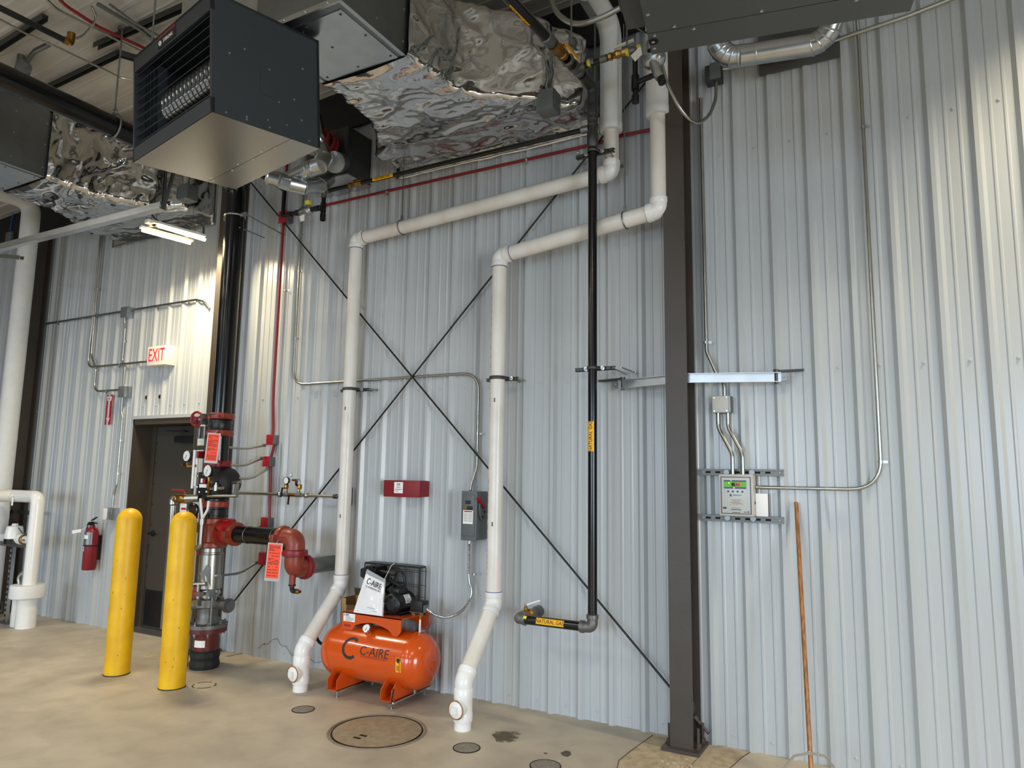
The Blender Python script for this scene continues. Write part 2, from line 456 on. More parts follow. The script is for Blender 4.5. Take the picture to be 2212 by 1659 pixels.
mb = MB(); mb.box((DX0-.02, -.04, DZ), (DX1+.02, .0, DZ+.035)); mb.build('head_trim', 'steel_trim', d, smooth=False)
mb = MB(); mb.box((DX0+.006, .0, 0), (DX1-.006, .19, .012)); mb.build('threshold', 'alum', d, smooth=False)
mb = MB(); mb.box((DX0-.02, .3001, 0), (DX1+.02, .32, DZ)); struct('trim_2', mb, 'rafter', smooth=False)
# ---------------------------------------------------------------- floor details
def disc_cover(p, r, label, name='cleanout_cover'):
    t = thing(name, label, 'cover', p)
    mb = MB(); mb.lathe(p, (0, 0, 1), [(r, -.002), (r, .003), (r-.006, .004)], 36); mb.build('lid', 'iron_grate', t)
    mb = MB(); mb.torus(V(p)+V((0, 0, .0015)), (0, 0, 1), r+.004, .003, 40, 6); mb.build('rim', 'hole', t)
    return t
disc_cover(at(655, 1533, z=0), .073, 'small round floor cover near the white pipe foot beside the compressor')
disc_cover(at(1008, 1616, z=0), .078, 'small round floor cover between the manhole lid and the dark stain')
disc_cover(at(1178, 1655, z=0), .085, 'small round floor cover cut by the bottom edge of the photo')
mc = at(815, 1580, z=0)
t = thing('manhole_cover', 'large round concrete coloured manhole lid set in the floor', 'manhole', mc)
mb = MB(); mb.lathe(mc, (0, 0, 1), [(.285, -.002), (.285, .004), (.275, .005)], 64); mb.build('lid', 'plate_iron', t)
mb = MB(); mb.torus(mc+V((0, 0, .001)), (0, 0, 1), .291, .0055, 72, 6); mb.build('gap', 'hole', t)
mb = MB(); mb.torus(mc+V((0, 0, .001)), (0, 0, 1), .312, .008, 72, 6); mb.build('rim', 'stain_soft', t)
for q in ((785, 1591), (771, 1596)):
    p = at(*q, z=0); mb = MB(); u = (at(800, 1588, z=0)-at(771, 1597, z=0)).normalized(); mb.beam(p-V((.027, 0, -.004)), p+V((.027, 0, .004)), .022, .004); mb.build('pick_hole', 'hole', t)
def blot(pts_px, name, label, mat, cat='stain', lift=.0015):
    p = [at(*q, z=0)+V((0, 0, lift)) for q in pts_px]
    c = sum(p, V((0, 0, 0)))/len(p)
    loop = []
    for i, a in enumerate(p):
        b = p[(i+1) % len(p)]
        for s in (0, .25, .5, .75):
            q = a.lerp(b, s); e = (q-c); q = c+e*(1+.16*noise.noise(q*23)); loop.append(q)
    mb = MB(); mb.prism(loop, (0, 0, -.001)); tag(mb.build(name, mat, smooth=False), label, cat)
blot([(1060, 1583), (1085, 1576), (1120, 1579), (1128, 1588), (1112, 1603), (1092, 1611), (1072, 1601)], 'floor_stain', 'dark damp patch on the concrete floor before the black gas elbow', 'stain_damp')
blot([(1211, 1626), (1222, 1622), (1233, 1624), (1234, 1630), (1226, 1635), (1215, 1632)], 'floor_stain', 'small black scrap mark on the floor near the column', 'stain')
blot([(1172, 1627), (1180, 1625), (1186, 1628), (1178, 1630)], 'floor_stain', 'tiny dark spot on the floor beside the scrap mark', 'stain_damp')
blot([(300, 1417), (332, 1411), (352, 1412), (372, 1418), (345, 1425), (318, 1420)], 'floor_stain', 'brown patch on the floor between the yellow bollards', 'patch')
mb = MB()
for a0, a1 in ((.2, 1.5), (1.9, 3.1), (3.4, 4.6), (5.0, 5.9)):
    mb.torus(at(441, 1480, z=.001), (0, 0, 1), .085, .006, 14, 5, a0, a1)
for v in mb.bm.verts: v.co.z = min(v.co.z, .003)
tag(mb.build('ring_mark', 'stain'), 'broken dark ring mark on the floor in front of the riser foot', 'stain')
# broken-out concrete infill under the column
t = thing('concrete_patch', 'rough sandy infill slab in the floor round the foot of the bolted column', 'concrete patch', at(1430, 1640, z=0))
pp = [at(*q, z=0.0008) for q in ((1337, 1643), (1410, 1588), (1448, 1594), (1447, 1612), (1512, 1640), (1545, 1607), (1620, 1625), (1575, 1659), (1560, 1675), (1330, 1672))]
mb = MB(); mb.prism(pp, (0, 0, -.002)); mb.build('slab', 'patch', t, smooth=False)
for cr_, cp in ((.003, ((1330, 1672), (1337, 1643), (1360, 1624), (1410, 1588))), (.003, ((1620, 1625), (1600, 1638), (1590, 1648), (1570, 1665))), (.002, ((1505, 1640), (1490, 1658), (1480, 1670)))):
    mb = MB(); mb.tube([at(*q, z=.001) for q in cp], cr_, n=5); mb.build('crack', 'stain', t)
random.seed(3)
mb = MB()
for k in range(26):
    q = (1420+random.random()*75, 1622+random.random()*36); p = at(*q, z=.003); r = .006+random.random()*.012
    if p.x > -1.41 and p.y > -.29: continue
    mb.ball(p, r, 7, (1, 1, .45))
mb.build('grit', 'patch', t)
# ================================================================ AIR COMPRESSOR
TX0, TX1, TY, TZ, TR = -4.052, -3.062, -.325, .298, .2
cmp_ = thing('air_compressor', 'orange horizontal tank air compressor with black motor and belt guard on top', 'air compressor', (-3.55, TY, 0))
mb = MB(); hd = .135; prof = []
for k in range(9):
    a = PI/2*k/8; prof.append((max(.004, TR*math.sin(a)**.8), hd*(1-math.cos(a))))
prof += [(TR, hd+.015), (TR+.003, hd+.016), (TR+.003, hd+.022), (TR, hd+.023)]
L = TX1-TX0; pr2 = prof+[(r, L-h) for r, h in prof[::-1]]
mb.lathe((TX0, TY, TZ), (1, 0, 0), pr2, 56); tank = mb.build('tank', 'orange', cmp_, ang=30)
mb = MB(); mb.lathe((TX1-.006, TY-.0, TZ-.02), (1, 0, 0), [(.032, -.02), (.032, .012), (.02, .014)], 6); mb.lathe((TX1-.03, TY-.0, TZ-.02), (1, 0, 0), [(.045, 0), (.045, .02)], 20); mb.build('end_plug', 'orange_flat', tank)
def tankz(y): return TZ-math.sqrt(max(0, TR*TR-(y-TY)**2))
for x0, x1 in ((-3.855, -3.765), (-3.35, -3.255)):
    mb = MB(); ya, yb, zb = -.56, -.085, .055
    for x in (x0, x1):
        ys = [ya+.07+(yb-ya-.14)*k/14 for k in range(15)]
        arc = [(x, yy, min(.215, tankz(yy)+.012)) for yy in ys]
        poly = [(x, ya, zb), (x, ya, zb+.075)]+arc+[(x, yb, zb+.075), (x, yb, zb)]
        mb.prism(poly, (.006, 0, 0))
    mb.box((x0, ya, zb), (x1+.006, yb, zb+.006))
    lg = mb.build('leg', 'orange_flat', cmp_, smooth=False)
    for yy, xx in ((ya+.04, x1-.022), (yb-.03, x1-.022)):
        mb = MB(); mb.cyl((xx, yy, .002), (xx, yy, .115), .0055, n=8); mb.lathe((xx, yy, .062), (0, 0, 1), [(.012, 0), (.012, .012)], 6); mb.lathe((xx, yy, 0), (0, 0, 1), [(.014, 0), (.014, .004)], 12); mb.build('leveling_bolt', 'galv', lg)
# saddle platform
PX0, PX1, PF, PB, PZ = -3.845, -3.282, -.435, -.09, .60
mb = MB(); mb.box((PX0, PF, PZ-.006), (PX1, PB, PZ))
for yy in (PF, PB-.006):
    n = 14; arc = []
    for k in range(n+1):
        s = k/n; x = PX0+.13+(PX1-.12-PX0-.13)*s; arc.append((x, yy, PZ-.085+.03*math.sin(PI*s)))
    poly = [(PX0, yy, PZ), (PX0, yy, .475), (PX0+.03, yy, .475), (PX0+.10, yy, .475), (PX0+.13, yy, PZ-.085)]+arc+[(PX1-.09, yy, .495), (PX1-.075, yy, .475), (PX1-.03, yy, .475), (PX1, yy, .51), (PX1, yy, PZ)]
    mb.prism(poly, (0, .006, 0))
plat = mb.build('mounting_platform', 'orange_flat', cmp_, smooth=False)
mb = MB(); mb.box((PX0+.012, PF-.0015, PZ-.066), (PX0+.126, PF, PZ-.006)); lb = mb.build('rating_label', 'paper', plat, smooth=False)
mb = MB()
for k, (w, h) in enumerate(((.035, .006), (.03, .006), (.05, .003), (.08, .003), (.085, .003), (.06, .003))): mb.box((PX0+.034, PF-.0025, PZ-.016-k*.009), (PX0+.034+w, PF-.0014, PZ-.016-k*.009+h))
mb.box((PX0+.018, PF-.0025, PZ-.024), (PX0+.027, PF-.0014, PZ-.012)); mb.build('print', 'ink_grey', plat, smooth=False)
mb = MB(); mb.box((PX0+.018, PF-.0015, PZ-.105), (PX0+.085, PF, PZ-.088)); mb.build('warning_label', 'red_box', plat, smooth=False)
# tank lettering
def tfn(px, py):
    best = None
    for k in range(-90, 91):
        a = math.radians(k); p = at(px, py, y=TY-TR*math.cos(a)); e = abs(p.z-(TZ+TR*math.sin(a)))
        if best is None or e < best[0]: best = (e, p.x, a)
    e, x, a = best
    return cylfn((x, TY, TZ), (1, 0, 0), (0, -math.cos(a), math.sin(a)), TR), x, a
f, lx, la = tfn(757, 1399)
mb = MB(); vs = []; fs = []; n = 40
for k in range(n+1):
    a = math.radians(48)+(math.radians(312)-math.radians(48))*k/n
    for r in (.0565, .0785): vs += [f(r*math.cos(a), r*math.sin(a)*1.04, .0016), f(r*math.cos(a), r*math.sin(a)*1.04, .0004)]
for k in range(n): a = 4*k; b = a+4; fs += [(a, b, b+2, a+2), (a, a+1, b+1, b), (a+2, b+2, b+3, a+3)]
mb.add(vs, fs); mb.build('logo', 'ink_tank', tank)
f, lx, la = tfn(808, 1410)
mb = MB(); mb.text('C-AIRE', 0, None, None, .064, fn=lambda u, v, w: f(u, v, .0006+w), sx=1.0, slices=8); mb.build('lettering', 'ink_tank', tank)
f2, lx, la = tfn(806, 1422.5)
mb = MB(); mb.text('COMPRESSORS', 0, None, None, .016, fn=lambda u, v, w: f2(u, v, .0006+w), sx=1.62, slices=3); mb.build('lettering', 'ink_rust', tank)
f3, lx, la = tfn(860, 1437)
mb = MB(); wrap_patch(mb, f3, -.023, .023, -.05, .05); mb.build('warning_label', 'yellow_label', tank)
mb = MB(); wrap_patch(mb, f3, -.019, .019, .026, .046, 3, .002); mb.add([f3(-.019, .026, .0021), f3(.019, .026, .0021), f3(0, .012, .0021)], [(0, 1, 2)])
for k in range(4): wrap_patch(mb, f3, -.014, .014, -.008-k*.009, -.004-k*.009, 2, .002)
mb.build('print', 'ink', tank)
# tank gauge
fg, lx, la = tfn(797, 1368)
g0 = fg(0, 0, 0); gd = (fg(0, 0, .1)-g0).normalized()
gd2 = (gd+V((.12, -.55, 0))).normalized()
mb = MB(); mb.lathe(g0-gd*.004, gd, [(.026, 0), (.024, .018), (.012, .022), (.012, .04)], 14); mb.build('gauge_boss', 'orange_flat', cmp_)
gp = g0+gd*.038
mb = MB(); mb.lathe(gp, gd2, [(.03, -.01), (.033, .0), (.033, .022), (.029, .024), (.028, .018)], 24); gg = mb.build('pressure_gauge', 'chrome', cmp_)
mb = MB(); mb.lathe(gp, gd2, [(.028, .017), (.028, .0195)], 24); mb.build('dial', 'glass_white', gg)
mb = MB(); u, w = perp(gd2); mb.beam(gp+gd2*.021-w*.006, gp+gd2*.021+w*.02, .003, .001, gd2); mb.build('needle', 'ink', gg)
# motor: axis runs towards the wall
mo = at(843, 1305, y=-.375); mo.z = PZ+.083
mb = MB(); mb.lathe(mo, (0, 1, 0), [(.02, 0), (.06, .002), (.074, .01), (.08, .022), (.082, .03), (.082, .20), (.078, .215), (.05, .225), (.02, .226)], 32); mot = mb.build('motor', 'black', cmp_, ang=40)
mb = MB()
for k in range(6):
    a = math.radians(30+60*k)
    for j in range(3):
        b = a+(j-1)*.22; c = mo+V((math.cos(b)*.055, -.0005, math.sin(b)*.055)); mb.beam(c-V((math.cos(b), 0, math.sin(b)))*.009, c+V((math.cos(b), 0, math.sin(b)))*.009, .004, .012, (0, 1, 0))
mb.build('vent_slots', 'hole', mot)
mb = MB(); mb.cbox((mo.x-.045, mo.y+.04, mo.z+.068), (mo.x+.045, mo.y+.16, mo.z+.112), .016); mb.build('capacitor_cover', 'black', mot)
fm = cylfn(mo+V((0, .12, 0)), (0, 1, 0), (.85, -.1, .42), .082)
mb = MB(); wrap_patch(mb, fm, -.035, .035, -.034, .034, 8); nl = mb.build('name_plate', 'paper', mot)
mb = MB()
for k in range(6): wrap_patch(mb, fm, -.028, .026-.01*(k % 3), .026-k*.01, .029-k*.01, 2, .002)
mb.build('print', 'ink_grey', mot)
mb = MB(); mb.box((mo.x-.07, mo.y+.03, PZ), (mo.x+.07, mo.y+.19, PZ+.008)); mb.beam((mo.x+.03, mo.y+.11, PZ+.01), (mo.x+.10, mo.y+.11, PZ+.03), .14, .006); mb.beam((mo.x-.07, mo.y+.11, PZ+.02), (mo.x-.06, mo.y+.11, PZ+.02), .1, .03); mb.build('motor_foot', 'black', mot, smooth=False)
# pump with finned cylinder and head
pc = V((-3.735, -.215, PZ))
mb = MB(); mb.lathe(pc, (0, 0, 1), [(.06, 0), (.06, .09), (.035, .1), (.035, .13)]+[q for k in range(7) for q in ((.045, .13+k*.013), (.075, .131+k*.013), (.075, .137+k*.013), (.045, .138+k*.013))]+[(.045, .225)], 24); pump = mb.build('pump', 'black', cmp_)
mb = MB(); h0 = pc+V((-.0, 0, .225)); mb.prism([h0+V((.1*math.cos(math.radians(60*k+30))*.9, -.07, .055+.058*math.sin(math.radians(60*k+30)))) for k in range(6)], (0, .13, 0))
for k in range(4): mb.box(h0+V((-.02+k*.03, -.075, .012)), h0+V((-.012+k*.03, .065, .112)))
mb.build('cylinder_head', 'black', pump, smooth=False)
mb = MB(); mb.tube([pc+V((.07, -.03, .30)), pc+V((.2, -.05, .292)), pc+V((.255, -.05, .288))], .014, .03, 10); mb.build('air_filter', 'black', pump)
mb = MB(); mb.tube([pc+V((.1, 0, .17)), pc+V((.19, .0, .12)), pc+V((.22, .0, .05)), pc+V((.24, 0, .01))], .009, .03, 8); mb.tube([pc+V((.11, .02, .24)), pc+V((.24, .03, .19)), pc+V((.33, .03, .14))], .016, .05, 8); mb.build('hose', 'rubber', pump)
mb = MB(); mb.tube([pc+V((.20, .0, .02)), pc+V((.2, -.01, .09)), pc+V((.235, -.01, .11)), pc+V((.275, -.01, .11))], .009, .03, 8); mb.build('copper_tube', 'brass', pump)
# belt guard
GX0, GX1, GZ0, GZ1, GY0, GY1 = -3.895, -3.345, PZ+.005, .94, -.14, -.055
mb = MB(); r = .004
for y in (GY0, GY1):
    mb.tube([(GX0, y, GZ0), (GX0, y, GZ1), (GX1, y, GZ1), (GX1, y, GZ0)], r, .02, 6)
    for z in (.70, .79, .90): mb.cyl((GX0, y, z), (GX1, y, z), .0022, n=5)
    k = 0; x = GX0+.008
    while x < GX1: mb.cyl((x, y, GZ0), (x, y, GZ1), .0016, n=4); x += .0125
for x in (GX0, GX1):
    for k in range(6): y = GY0+(GY1-GY0)*k/5; mb.cyl((x, y, GZ0), (x, y, GZ1), .0016, n=4)
mb.box((GX0, GY0, GZ1-.012), (GX1, GY1, GZ1+.002)); mb.box((GX1-.006, GY0, GZ0), (GX1, GY0+.02, GZ1))
mb.build('belt_guard', 'black', cmp_)
mb = MB(); wc = V((-3.62, -.1, .80)); mb.torus(wc, (0, 1, 0), .11, .012, 30, 8)
for k in range(5): a = 2*PI*k/5; mb.beam(wc, wc+V((math.cos(a)*.11, 0, math.sin(a)*.11)), .018, .008, (0, 1, 0))
mb.build('flywheel', 'black', cmp_)
# pressure switch, manifold and pipe down to tank
ps = at(906, 1312, y=-.30)
mb = MB(); mb.cbox(ps+V((-.058, -.04, -.03)), ps+V((.05, .05, .05)), .008); sw = mb.build('pressure_switch', 'black', cmp_)
mb = MB(); mb.box(ps+V((-.058, -.04, -.034)), ps+V((.05, .05, -.03))); mb.box(ps+V((.05, -.02, -.03)), ps+V((.056, .04, .02))); mb.build('bracket', 'grey_box', sw, smooth=False)
b = ps+V((.01, 0, -.045))
mb = MB(); mb.cyl(b+V((-.05, 0, 0)), b+V((.05, 0, 0)), .010, n=10); mb.lathe(b+V((-.03, -.02, 0)), (0, -1, 0), [(.012, 0), (.012, .02), (.015, .02), (.015, .026)], 12); mb.lathe(b+V((.03, -.02, 0)), (0, -1, 0), [(.015, 0), (.015, .012)], 14); mb.bolt(b+V((-.06, 0, 0)), (-1, 0, 0), .012, .02); mb.cyl(b+V((0, 0, .02)), b+V((0, 0, -.04)), .010, n=10); mb.build('manifold', 'brass', cmp_)
mb = MB(); mb.cyl(b+V((0, 0, -.03)), (b.x, b.y, tankz(b.y)+2*math.sqrt(max(.0, TR*TR-(b.y-TY)**2))-.004), .0075, n=12); mb.build('riser_pipe', 'white_plastic', cmp_)
mb = MB(); mb.tube([b+V((.03, .01, .02)), b+V((.07, .03, .0)), b+V((.078, .03, -.06)), b+V((.05, .03, -.11)), b+V((-.02, .03, -.12))], .0035, .04, 6); mb.build('unloader_tube', 'red_conduit', cmp_)
# drain cock under the tank
q0 = V((-3.22, TY, TZ-TR)); q1 = q0+V((.0, -.0, -.035)); q2 = V((-3.215, -.60, .062))
mb = MB(); mb.cyl(q0, q1, .012, n=8); mb.tube([q1, q2], .008, n=8); mb.lathe(q2, (0, -1, 0), [(.016, -.03), (.016, 0), (.011, .002), (.011, .02), (.014, .022), (.014, .035)], 10); mb.build('drain_pipe', 'steel_cond', cmp_)
mb = MB(); mb.tube([q2+V((0, 0, .01)), q2+V((.0, 0, .03)), q2+V((.005, .01, .10))], .006, .01, 6); mb.build('drain_handle', 'black', cmp_)
mb = MB(); mb.tube([at(697, 1392, y=TY), at(686, 1385, y=TY), at(683, 1368, y=TY), at(690, 1345, y=TY)], .012, .06, 10); mb.build('outlet_hose', 'rubber', cmp_)
# manual in a bag leaning on the pump
A, B, Cc, Dd = at(764, 1324, y=-.425), at(826, 1326, y=-.425), at(831, 1251, y=-.315), at(794, 1230, y=-.315)
A.z = PZ+.003; B.z = PZ+.003
t = thing('manual_bag', 'manual in a clear zip bag leaning upright on the orange compressor deck', 'bag', (A+B)/2)
def bagpt(s, r, lift=0.):
    p = A.lerp(B, s).lerp(Dd.lerp(Cc, s), r); n = (B-A).cross(Dd-A).normalized()
    bulge = .012*math.sin(PI*s)*math.sin(PI*min(1, r*1.15))+.004*noise.noise(V((s*5, r*7, 1)))
    return p+n*(bulge+lift)
mb = MB(); N = 14; vs = []; fs = []
for lift in (.004, -.012):
    for i in range(N+1):
        for j in range(N+1): vs.append(bagpt(i/N, j/N, lift))
W = N+1
for i in range(N):
    for j in range(N): a = i*W+j; fs += [(a, a+1, a+W+1, a+W), (W*W+a, W*W+a+W, W*W+a+W+1, W*W+a+1)]
for i in range(N):
    for a, b in ((i*W, (i+1)*W), (i*W+N, (i+1)*W+N), (i, i+1), (N*W+i, N*W+i+1)): fs.append((a, b, W*W+b, W*W+a))
mb.add(vs, fs); mb.build('bag', 'plastic_bag', t)
mb = MB(); vs = []; fs = []
for i in range(9):
    for r in (.9, 1.005): vs.append(bagpt(i/8, r, .0065))
for i in range(8): fs.append((2*i, 2*i+2, 2*i+3, 2*i+1))
mb.add(vs, fs); mb.build('zip_strip', 'zip', t)
def bagtext(mb, txt, s0, s1, r, h, sx=1.):
    wid = (B-A).length
    mb.text(txt, 0, None, None, h, sx=sx, fn=lambda u, v, w: bagpt((s0+s1)/2+u/(wid*1.0), r+v/.31-(u/wid)*.03, .0065+w))
mb = MB(); bagtext(mb, 'C-AIRE', .06, 1.02, .75, .048, 1.0); mb.build('lettering', 'ink', t)
mb = MB(); bagtext(mb, 'COMPRESSORS', .06, 1.02, .625, .013, 1.6); mb.build('lettering', 'ink_grey', t)
mb = MB()
for r, s0, s1 in ((.16, .3, .92), (.09, .55, .92)): bagtext(mb, '-'*8 if s0 > .4 else '-'*14, s0, s1, r, .014)
mb.build('print', 'navy', t)
mb = MB(); mb.tube([bagpt(.98, .93, .01), bagpt(1.1, 1.02, .02), at(845, 1222, y=-.28), at(852, 1217, y=-.27)], .002, .02, 5); mb.build('string', 'paper', t)
# cardboard box between compressor and wall
b0 = at(752, 1330, y=-.12)
t = thing('cardboard_box', 'small open brown cardboard box standing between the compressor and the wall', 'box', (b0.x, -.11, 0))
bx0, bx1, by0, by1, bz1 = at(737, 1300, y=-.2).x, at(776, 1300, y=-.2).x, -.20, -.03, at(745, 1292, y=-.2).z
mb = MB()
for a, b in (((bx0, by0, 0), (bx0+.004, by1, bz1)), ((bx1-.004, by0, 0), (bx1, by1, bz1)), ((bx0, by0, 0), (bx0+.05, by0+.004, bz1)), ((bx0+.05, by0, 0), (bx1, by0+.004, bz1-.05)), ((bx0, by1-.004, 0), (bx1, by1, bz1))): mb.box(a, b)
mb.box((bx0, by0, .0), (bx1, by1, .004)); mb.build('carton', 'cardboard', t, smooth=False)
mb = MB(); mb.add([(bx0+.05, by0-.001, bz1-.2), (bx1, by0-.001, bz1-.2), (bx1, by0-.001, bz1-.04), (bx0+.06, by0-.001, bz1-.05)], [(0, 1, 2, 3)]); mb.add([(bx0, by1, bz1), (bx1, by1, bz1), (bx1, by1-.02, bz1+.06), (bx0+.0, by1-.02, bz1+.06)], [(0, 1, 2, 3)]); mb.build('flap', 'card_dark', t, smooth=False)
# ================================================================ WHITE PLASTIC VENT PIPES
def pipe_run(pts, r, fil, name, mat, parent, collar=None, n=20):
    """straight lengths with an elbow fitting at every corner; each length and each elbow a part"""
    pts = [V(p) for p in pts]; segs = []
    trim = fil
    for i in range(len(pts)-1):
        d = (pts[i+1]-pts[i]).normalized(); a, b = pts[i], pts[i+1]
        segs.append((a+d*(trim if i else 0), b-d*(trim if i < len(pts)-2 else 0)))
    out = []
    for a, b in segs:
        mb = MB(); mb.cyl(a, b, r, n=n); out.append(mb.build(name, mat, parent))
    for i in range(1, len(pts)-1):
        d1 = (pts[i-1]-pts[i]).normalized(); d2 = (pts[i+1]-pts[i]).normalized(); R = r*1.09; s = trim+r*.25
        mb = MB(); mb.tube([pts[i]+d1*s, pts[i], pts[i]+d2*s], R, trim*.95, n, 10)
        for d in (d1, d2): mb.lathe(pts[i]+d*(s-r*.75), d, [(R, 0), (R*1.05, .004), (R*1.05, r*.72), (R, r*.75)], n)
        mb.build('elbow', collar or mat, parent)
    return out
R4 = .056
def vent_pipe(x, y, yf, zk, zh, x2, z2, z3, label, face, hang):
    t = thing('vent_pipe', label, 'pipe', (x, yf, 0))
    zf1 = zk-(yf*-1+y)*0  # lower bend
    zlow = .255+.05
    pts = [(x, yf, 0), (x, yf, zlow), (x, y, zk), (x, y, zh), (x2, y, z2), (x2, y, z3)]
    pts2 = [(x, yf, .27)]+pts[1:]
    pipe_run(pts2, R4, R4*1.25, 'pipe', 'pvc', t, 'pvc_white')
    # cleanout tee at the floor
    mb = MB(); mb.cyl((x, yf, 0), (x, yf, .29), R4, n=22)
    mb.lathe((x, yf, .055), (0, 0, 1), [(R4*1.13, 0), (R4*1.15, .004), (R4*1.15, .05), (R4*1.1, .055), (R4*1.1, .135), (R4*1.15, .14), (R4*1.15, .185), (R4*1.1, .19)], 24)
    c = V((x, yf, .14)); fd = V(face).normalized()
    mb.lathe(c, fd, [(R4*.98, 0), (R4*.98, R4*1.15), (R4*1.1, R4*1.17), (R4*1.1, R4*1.5), (R4*.95, R4*1.52)], 26); tee = mb.build('cleanout_tee', 'pvc_white', t)
    mb = MB(); e = c+fd*(R4*1.5); mb.torus(e, fd, R4*1.02, .0045, 28, 8); mb.build('seal_ring', 'wood', tee)
    mb = MB(); mb.lathe(e, fd, [(R4*.9, -.004), (R4*.9, .004), (R4*.85, .006)], 24); u, w = perp(fd); mb.prism([e+fd*.004+u*(a*.02)+w*(b*.02) for a, b in ((-1, -1), (1, -1), (1, 1), (-1, 1))], fd*.022); mb.build('plug', 'pvc_white', tee)
    # primer rings
    for p, d in (((x, yf, .247), (0, 0, 1)), ((x, y, zk+.085), (0, 0, 1)), ((x, y, zh-.085), (0, 0, 1)), ((x+(.105 if x2 > x else -.105), y, zh+(z2-zh)*.105/abs(x2-x)), (x2-x, 0, z2-zh))):
        mb = MB(); mb.lathe(V(p)-V(d).normalized()*.004, d, [(R4*1.01, 0), (R4*1.03, .003), (R4*1.01, .007)], 22); mb.build('primer_ring', 'purple_primer', t)
    # line print
    fn = cylfn((x, y, 0), (0, 0, 1), (x*-.25, -1, 0), R4); fnb = cylfn((x, y, 0), (0, 0, 1), (.15, -1, 0), R4)
    mb = MB(); z = zk+.2
    random.seed(int(abs(x*100)))
    while z < zh-.3:
        l = .01+random.random()*.03; wrap_patch(mb, fnb, z, z+l, .0495, .054, 2); z += l+.008+random.random()*.03+(.5 if random.random() < .03 else 0)
    mb.build('print', 'pvc_print', t)
    for z in (zk+.55, zk+1.45): mb = MB(); wrap_patch(mb, fnb, z, z+.03, -.006, .006, 3); mb.build('size_mark', 'ink_grey', t)
    # insulation sleeve on the upper riser
    mb = MB(); zi = z3-.0; mb.lathe((x2, y, hang), (0, 0, 1), [(R4*1.02, 0), (.080, .004), (.083, .012), (.083, .06), (.081, .064), (.081, .12)], 26); mb.tube([(x2, y, hang+.1), (x2, y, 5.0), (x2-.02, y-1.6, 5.03)], .081, .16, 24, 8); mb.build('insulation', 'insul', t)
    return t
v1 = vent_pipe(-4.137, -.142, -.545, .74, 3.71, -1.75, 3.85, 4.4, 'white vent pipe with its foot in front of the compressor, turning level high up', (-.05, -1, 0), 4.16)
v2 = vent_pipe(-2.625, -.222, -.60, .745, 3.32, -1.375, 3.47, 4.4, 'white vent pipe standing next to the grey disconnect switch, turning towards the bolted column', (-.05, -1, 0), 4.15)
def clevis(p, d, r, ztop, label, off=None, name='pipe_hanger'):
    t = thing(name, label, 'pipe hanger', p); p = V(p)
    mb = MB(); mb.torus(p, d, r+.004, .005, 28, 6); mb.prism([p+V(d).normalized()*-.012+V((0, 0, r+.002)), p+V(d).normalized()*.012+V((0, 0, r+.002)), p+V(d).normalized()*.012+V((0, 0, r+.05)), p+V(d).normalized()*-.012+V((0, 0, r+.05))], perp(V(d))[0]*.004 if abs(d[2]) < .5 else (0, .004, 0)); mb.build('ring', 'galv_dull', t)
    mb = MB(); mb.cyl(p+V((0, 0, r+.03)), (p.x, p.y, ztop), .005, n=8); mb.build('rod', 'galv_dull', t)
    return t
zz = lambda x: 3.71+(3.85-3.71)*(x+4.137)/(-1.75+4.137)
clevis((-3.64, -.142, zz(-3.64)), (1, 0, .06), R4, 4.92, 'ring hanger on a thin rod round the upper horizontal white pipe')
clevis((-1.62, -.222, 3.44), (1, 0, .12), R4, 4.92, 'ring hanger on a thin rod round the lower horizontal white pipe')
# strut clamps that hold the uprights off the wall
def strut_clamp(p, r, label, rods, ln=.3, mat='galv_dark', backmore=0):
    p = V(p); t = thing('pipe_clamp', label, 'pipe clamp', p)
    yb = p.y+r+.006
    mb = MB()
    for a, b in (((-ln/2+backmore, yb, -.012), (ln/2+backmore, yb+.003, .012)), ((-ln/2+backmore, yb, .009), (ln/2+backmore, yb+.032, .012)), ((-ln/2+backmore, yb, -.012), (ln/2+backmore, yb+.032, -.009))):
        mb.box((p.x+a[0], a[1], p.z+a[2]), (p.x+b[0], b[1], p.z+b[2]))
    mb.build('channel', mat, t, smooth=False)
    mb = MB(); pts = [(p.x-r-.05, yb-.008, p.z), (p.x-r-.012, yb-.008, p.z)]+[(p.x+(r+.004)*math.cos(a), p.y-(r+.004)*math.sin(a), p.z) for a in [PI*(1-k/12) for k in range(13)]]+[(p.x+r+.012, yb-.008, p.z), (p.x+r+.05, yb-.008, p.z)]
    vs = []; fs = []
    for q in pts:
        vs += [V(q)+V((0, 0, -.012)), V(q)+V((0, 0, .012))]
    for k in range(len(pts)-1): fs.append((2*k, 2*k+2, 2*k+3, 2*k+1))
    mb.add(vs, fs)
    o = mb.build('strap', mat, t); md = o.modifiers.new('thick', 'SOLIDIFY'); md.thickness = .004
    for sx in (-1, 1):
        mb = MB(); mb.lathe((p.x+sx*(r+.03), yb-.01, p.z), (0, -1, 0), [(.016, 0), (.016, .003), (.009, .004), (.009, .014)], 8); mb.build('bolt', 'galv', t)
    for dx in rods:
        mb = MB(); mb.cyl((p.x+dx, yb, p.z-.0), (p.x+dx, -.002, p.z+.0), .0055, n=8); mb.lathe((p.x+dx, -.006, p.z), (0, -1, 0), [(.012, 0), (.012, .01)], 6); mb.build('standoff_rod', 'steel_cond', t)
    return t
strut_clamp((-4.137, -.142, 2.376), R4, 'small strut clamp on the white pipe above the compressor', (.13, .19), .32)
strut_clamp((-2.625, -.222, 2.38), R4, 'small strut clamp on the white pipe crossing the rod brace end', (.07, .13), .27)
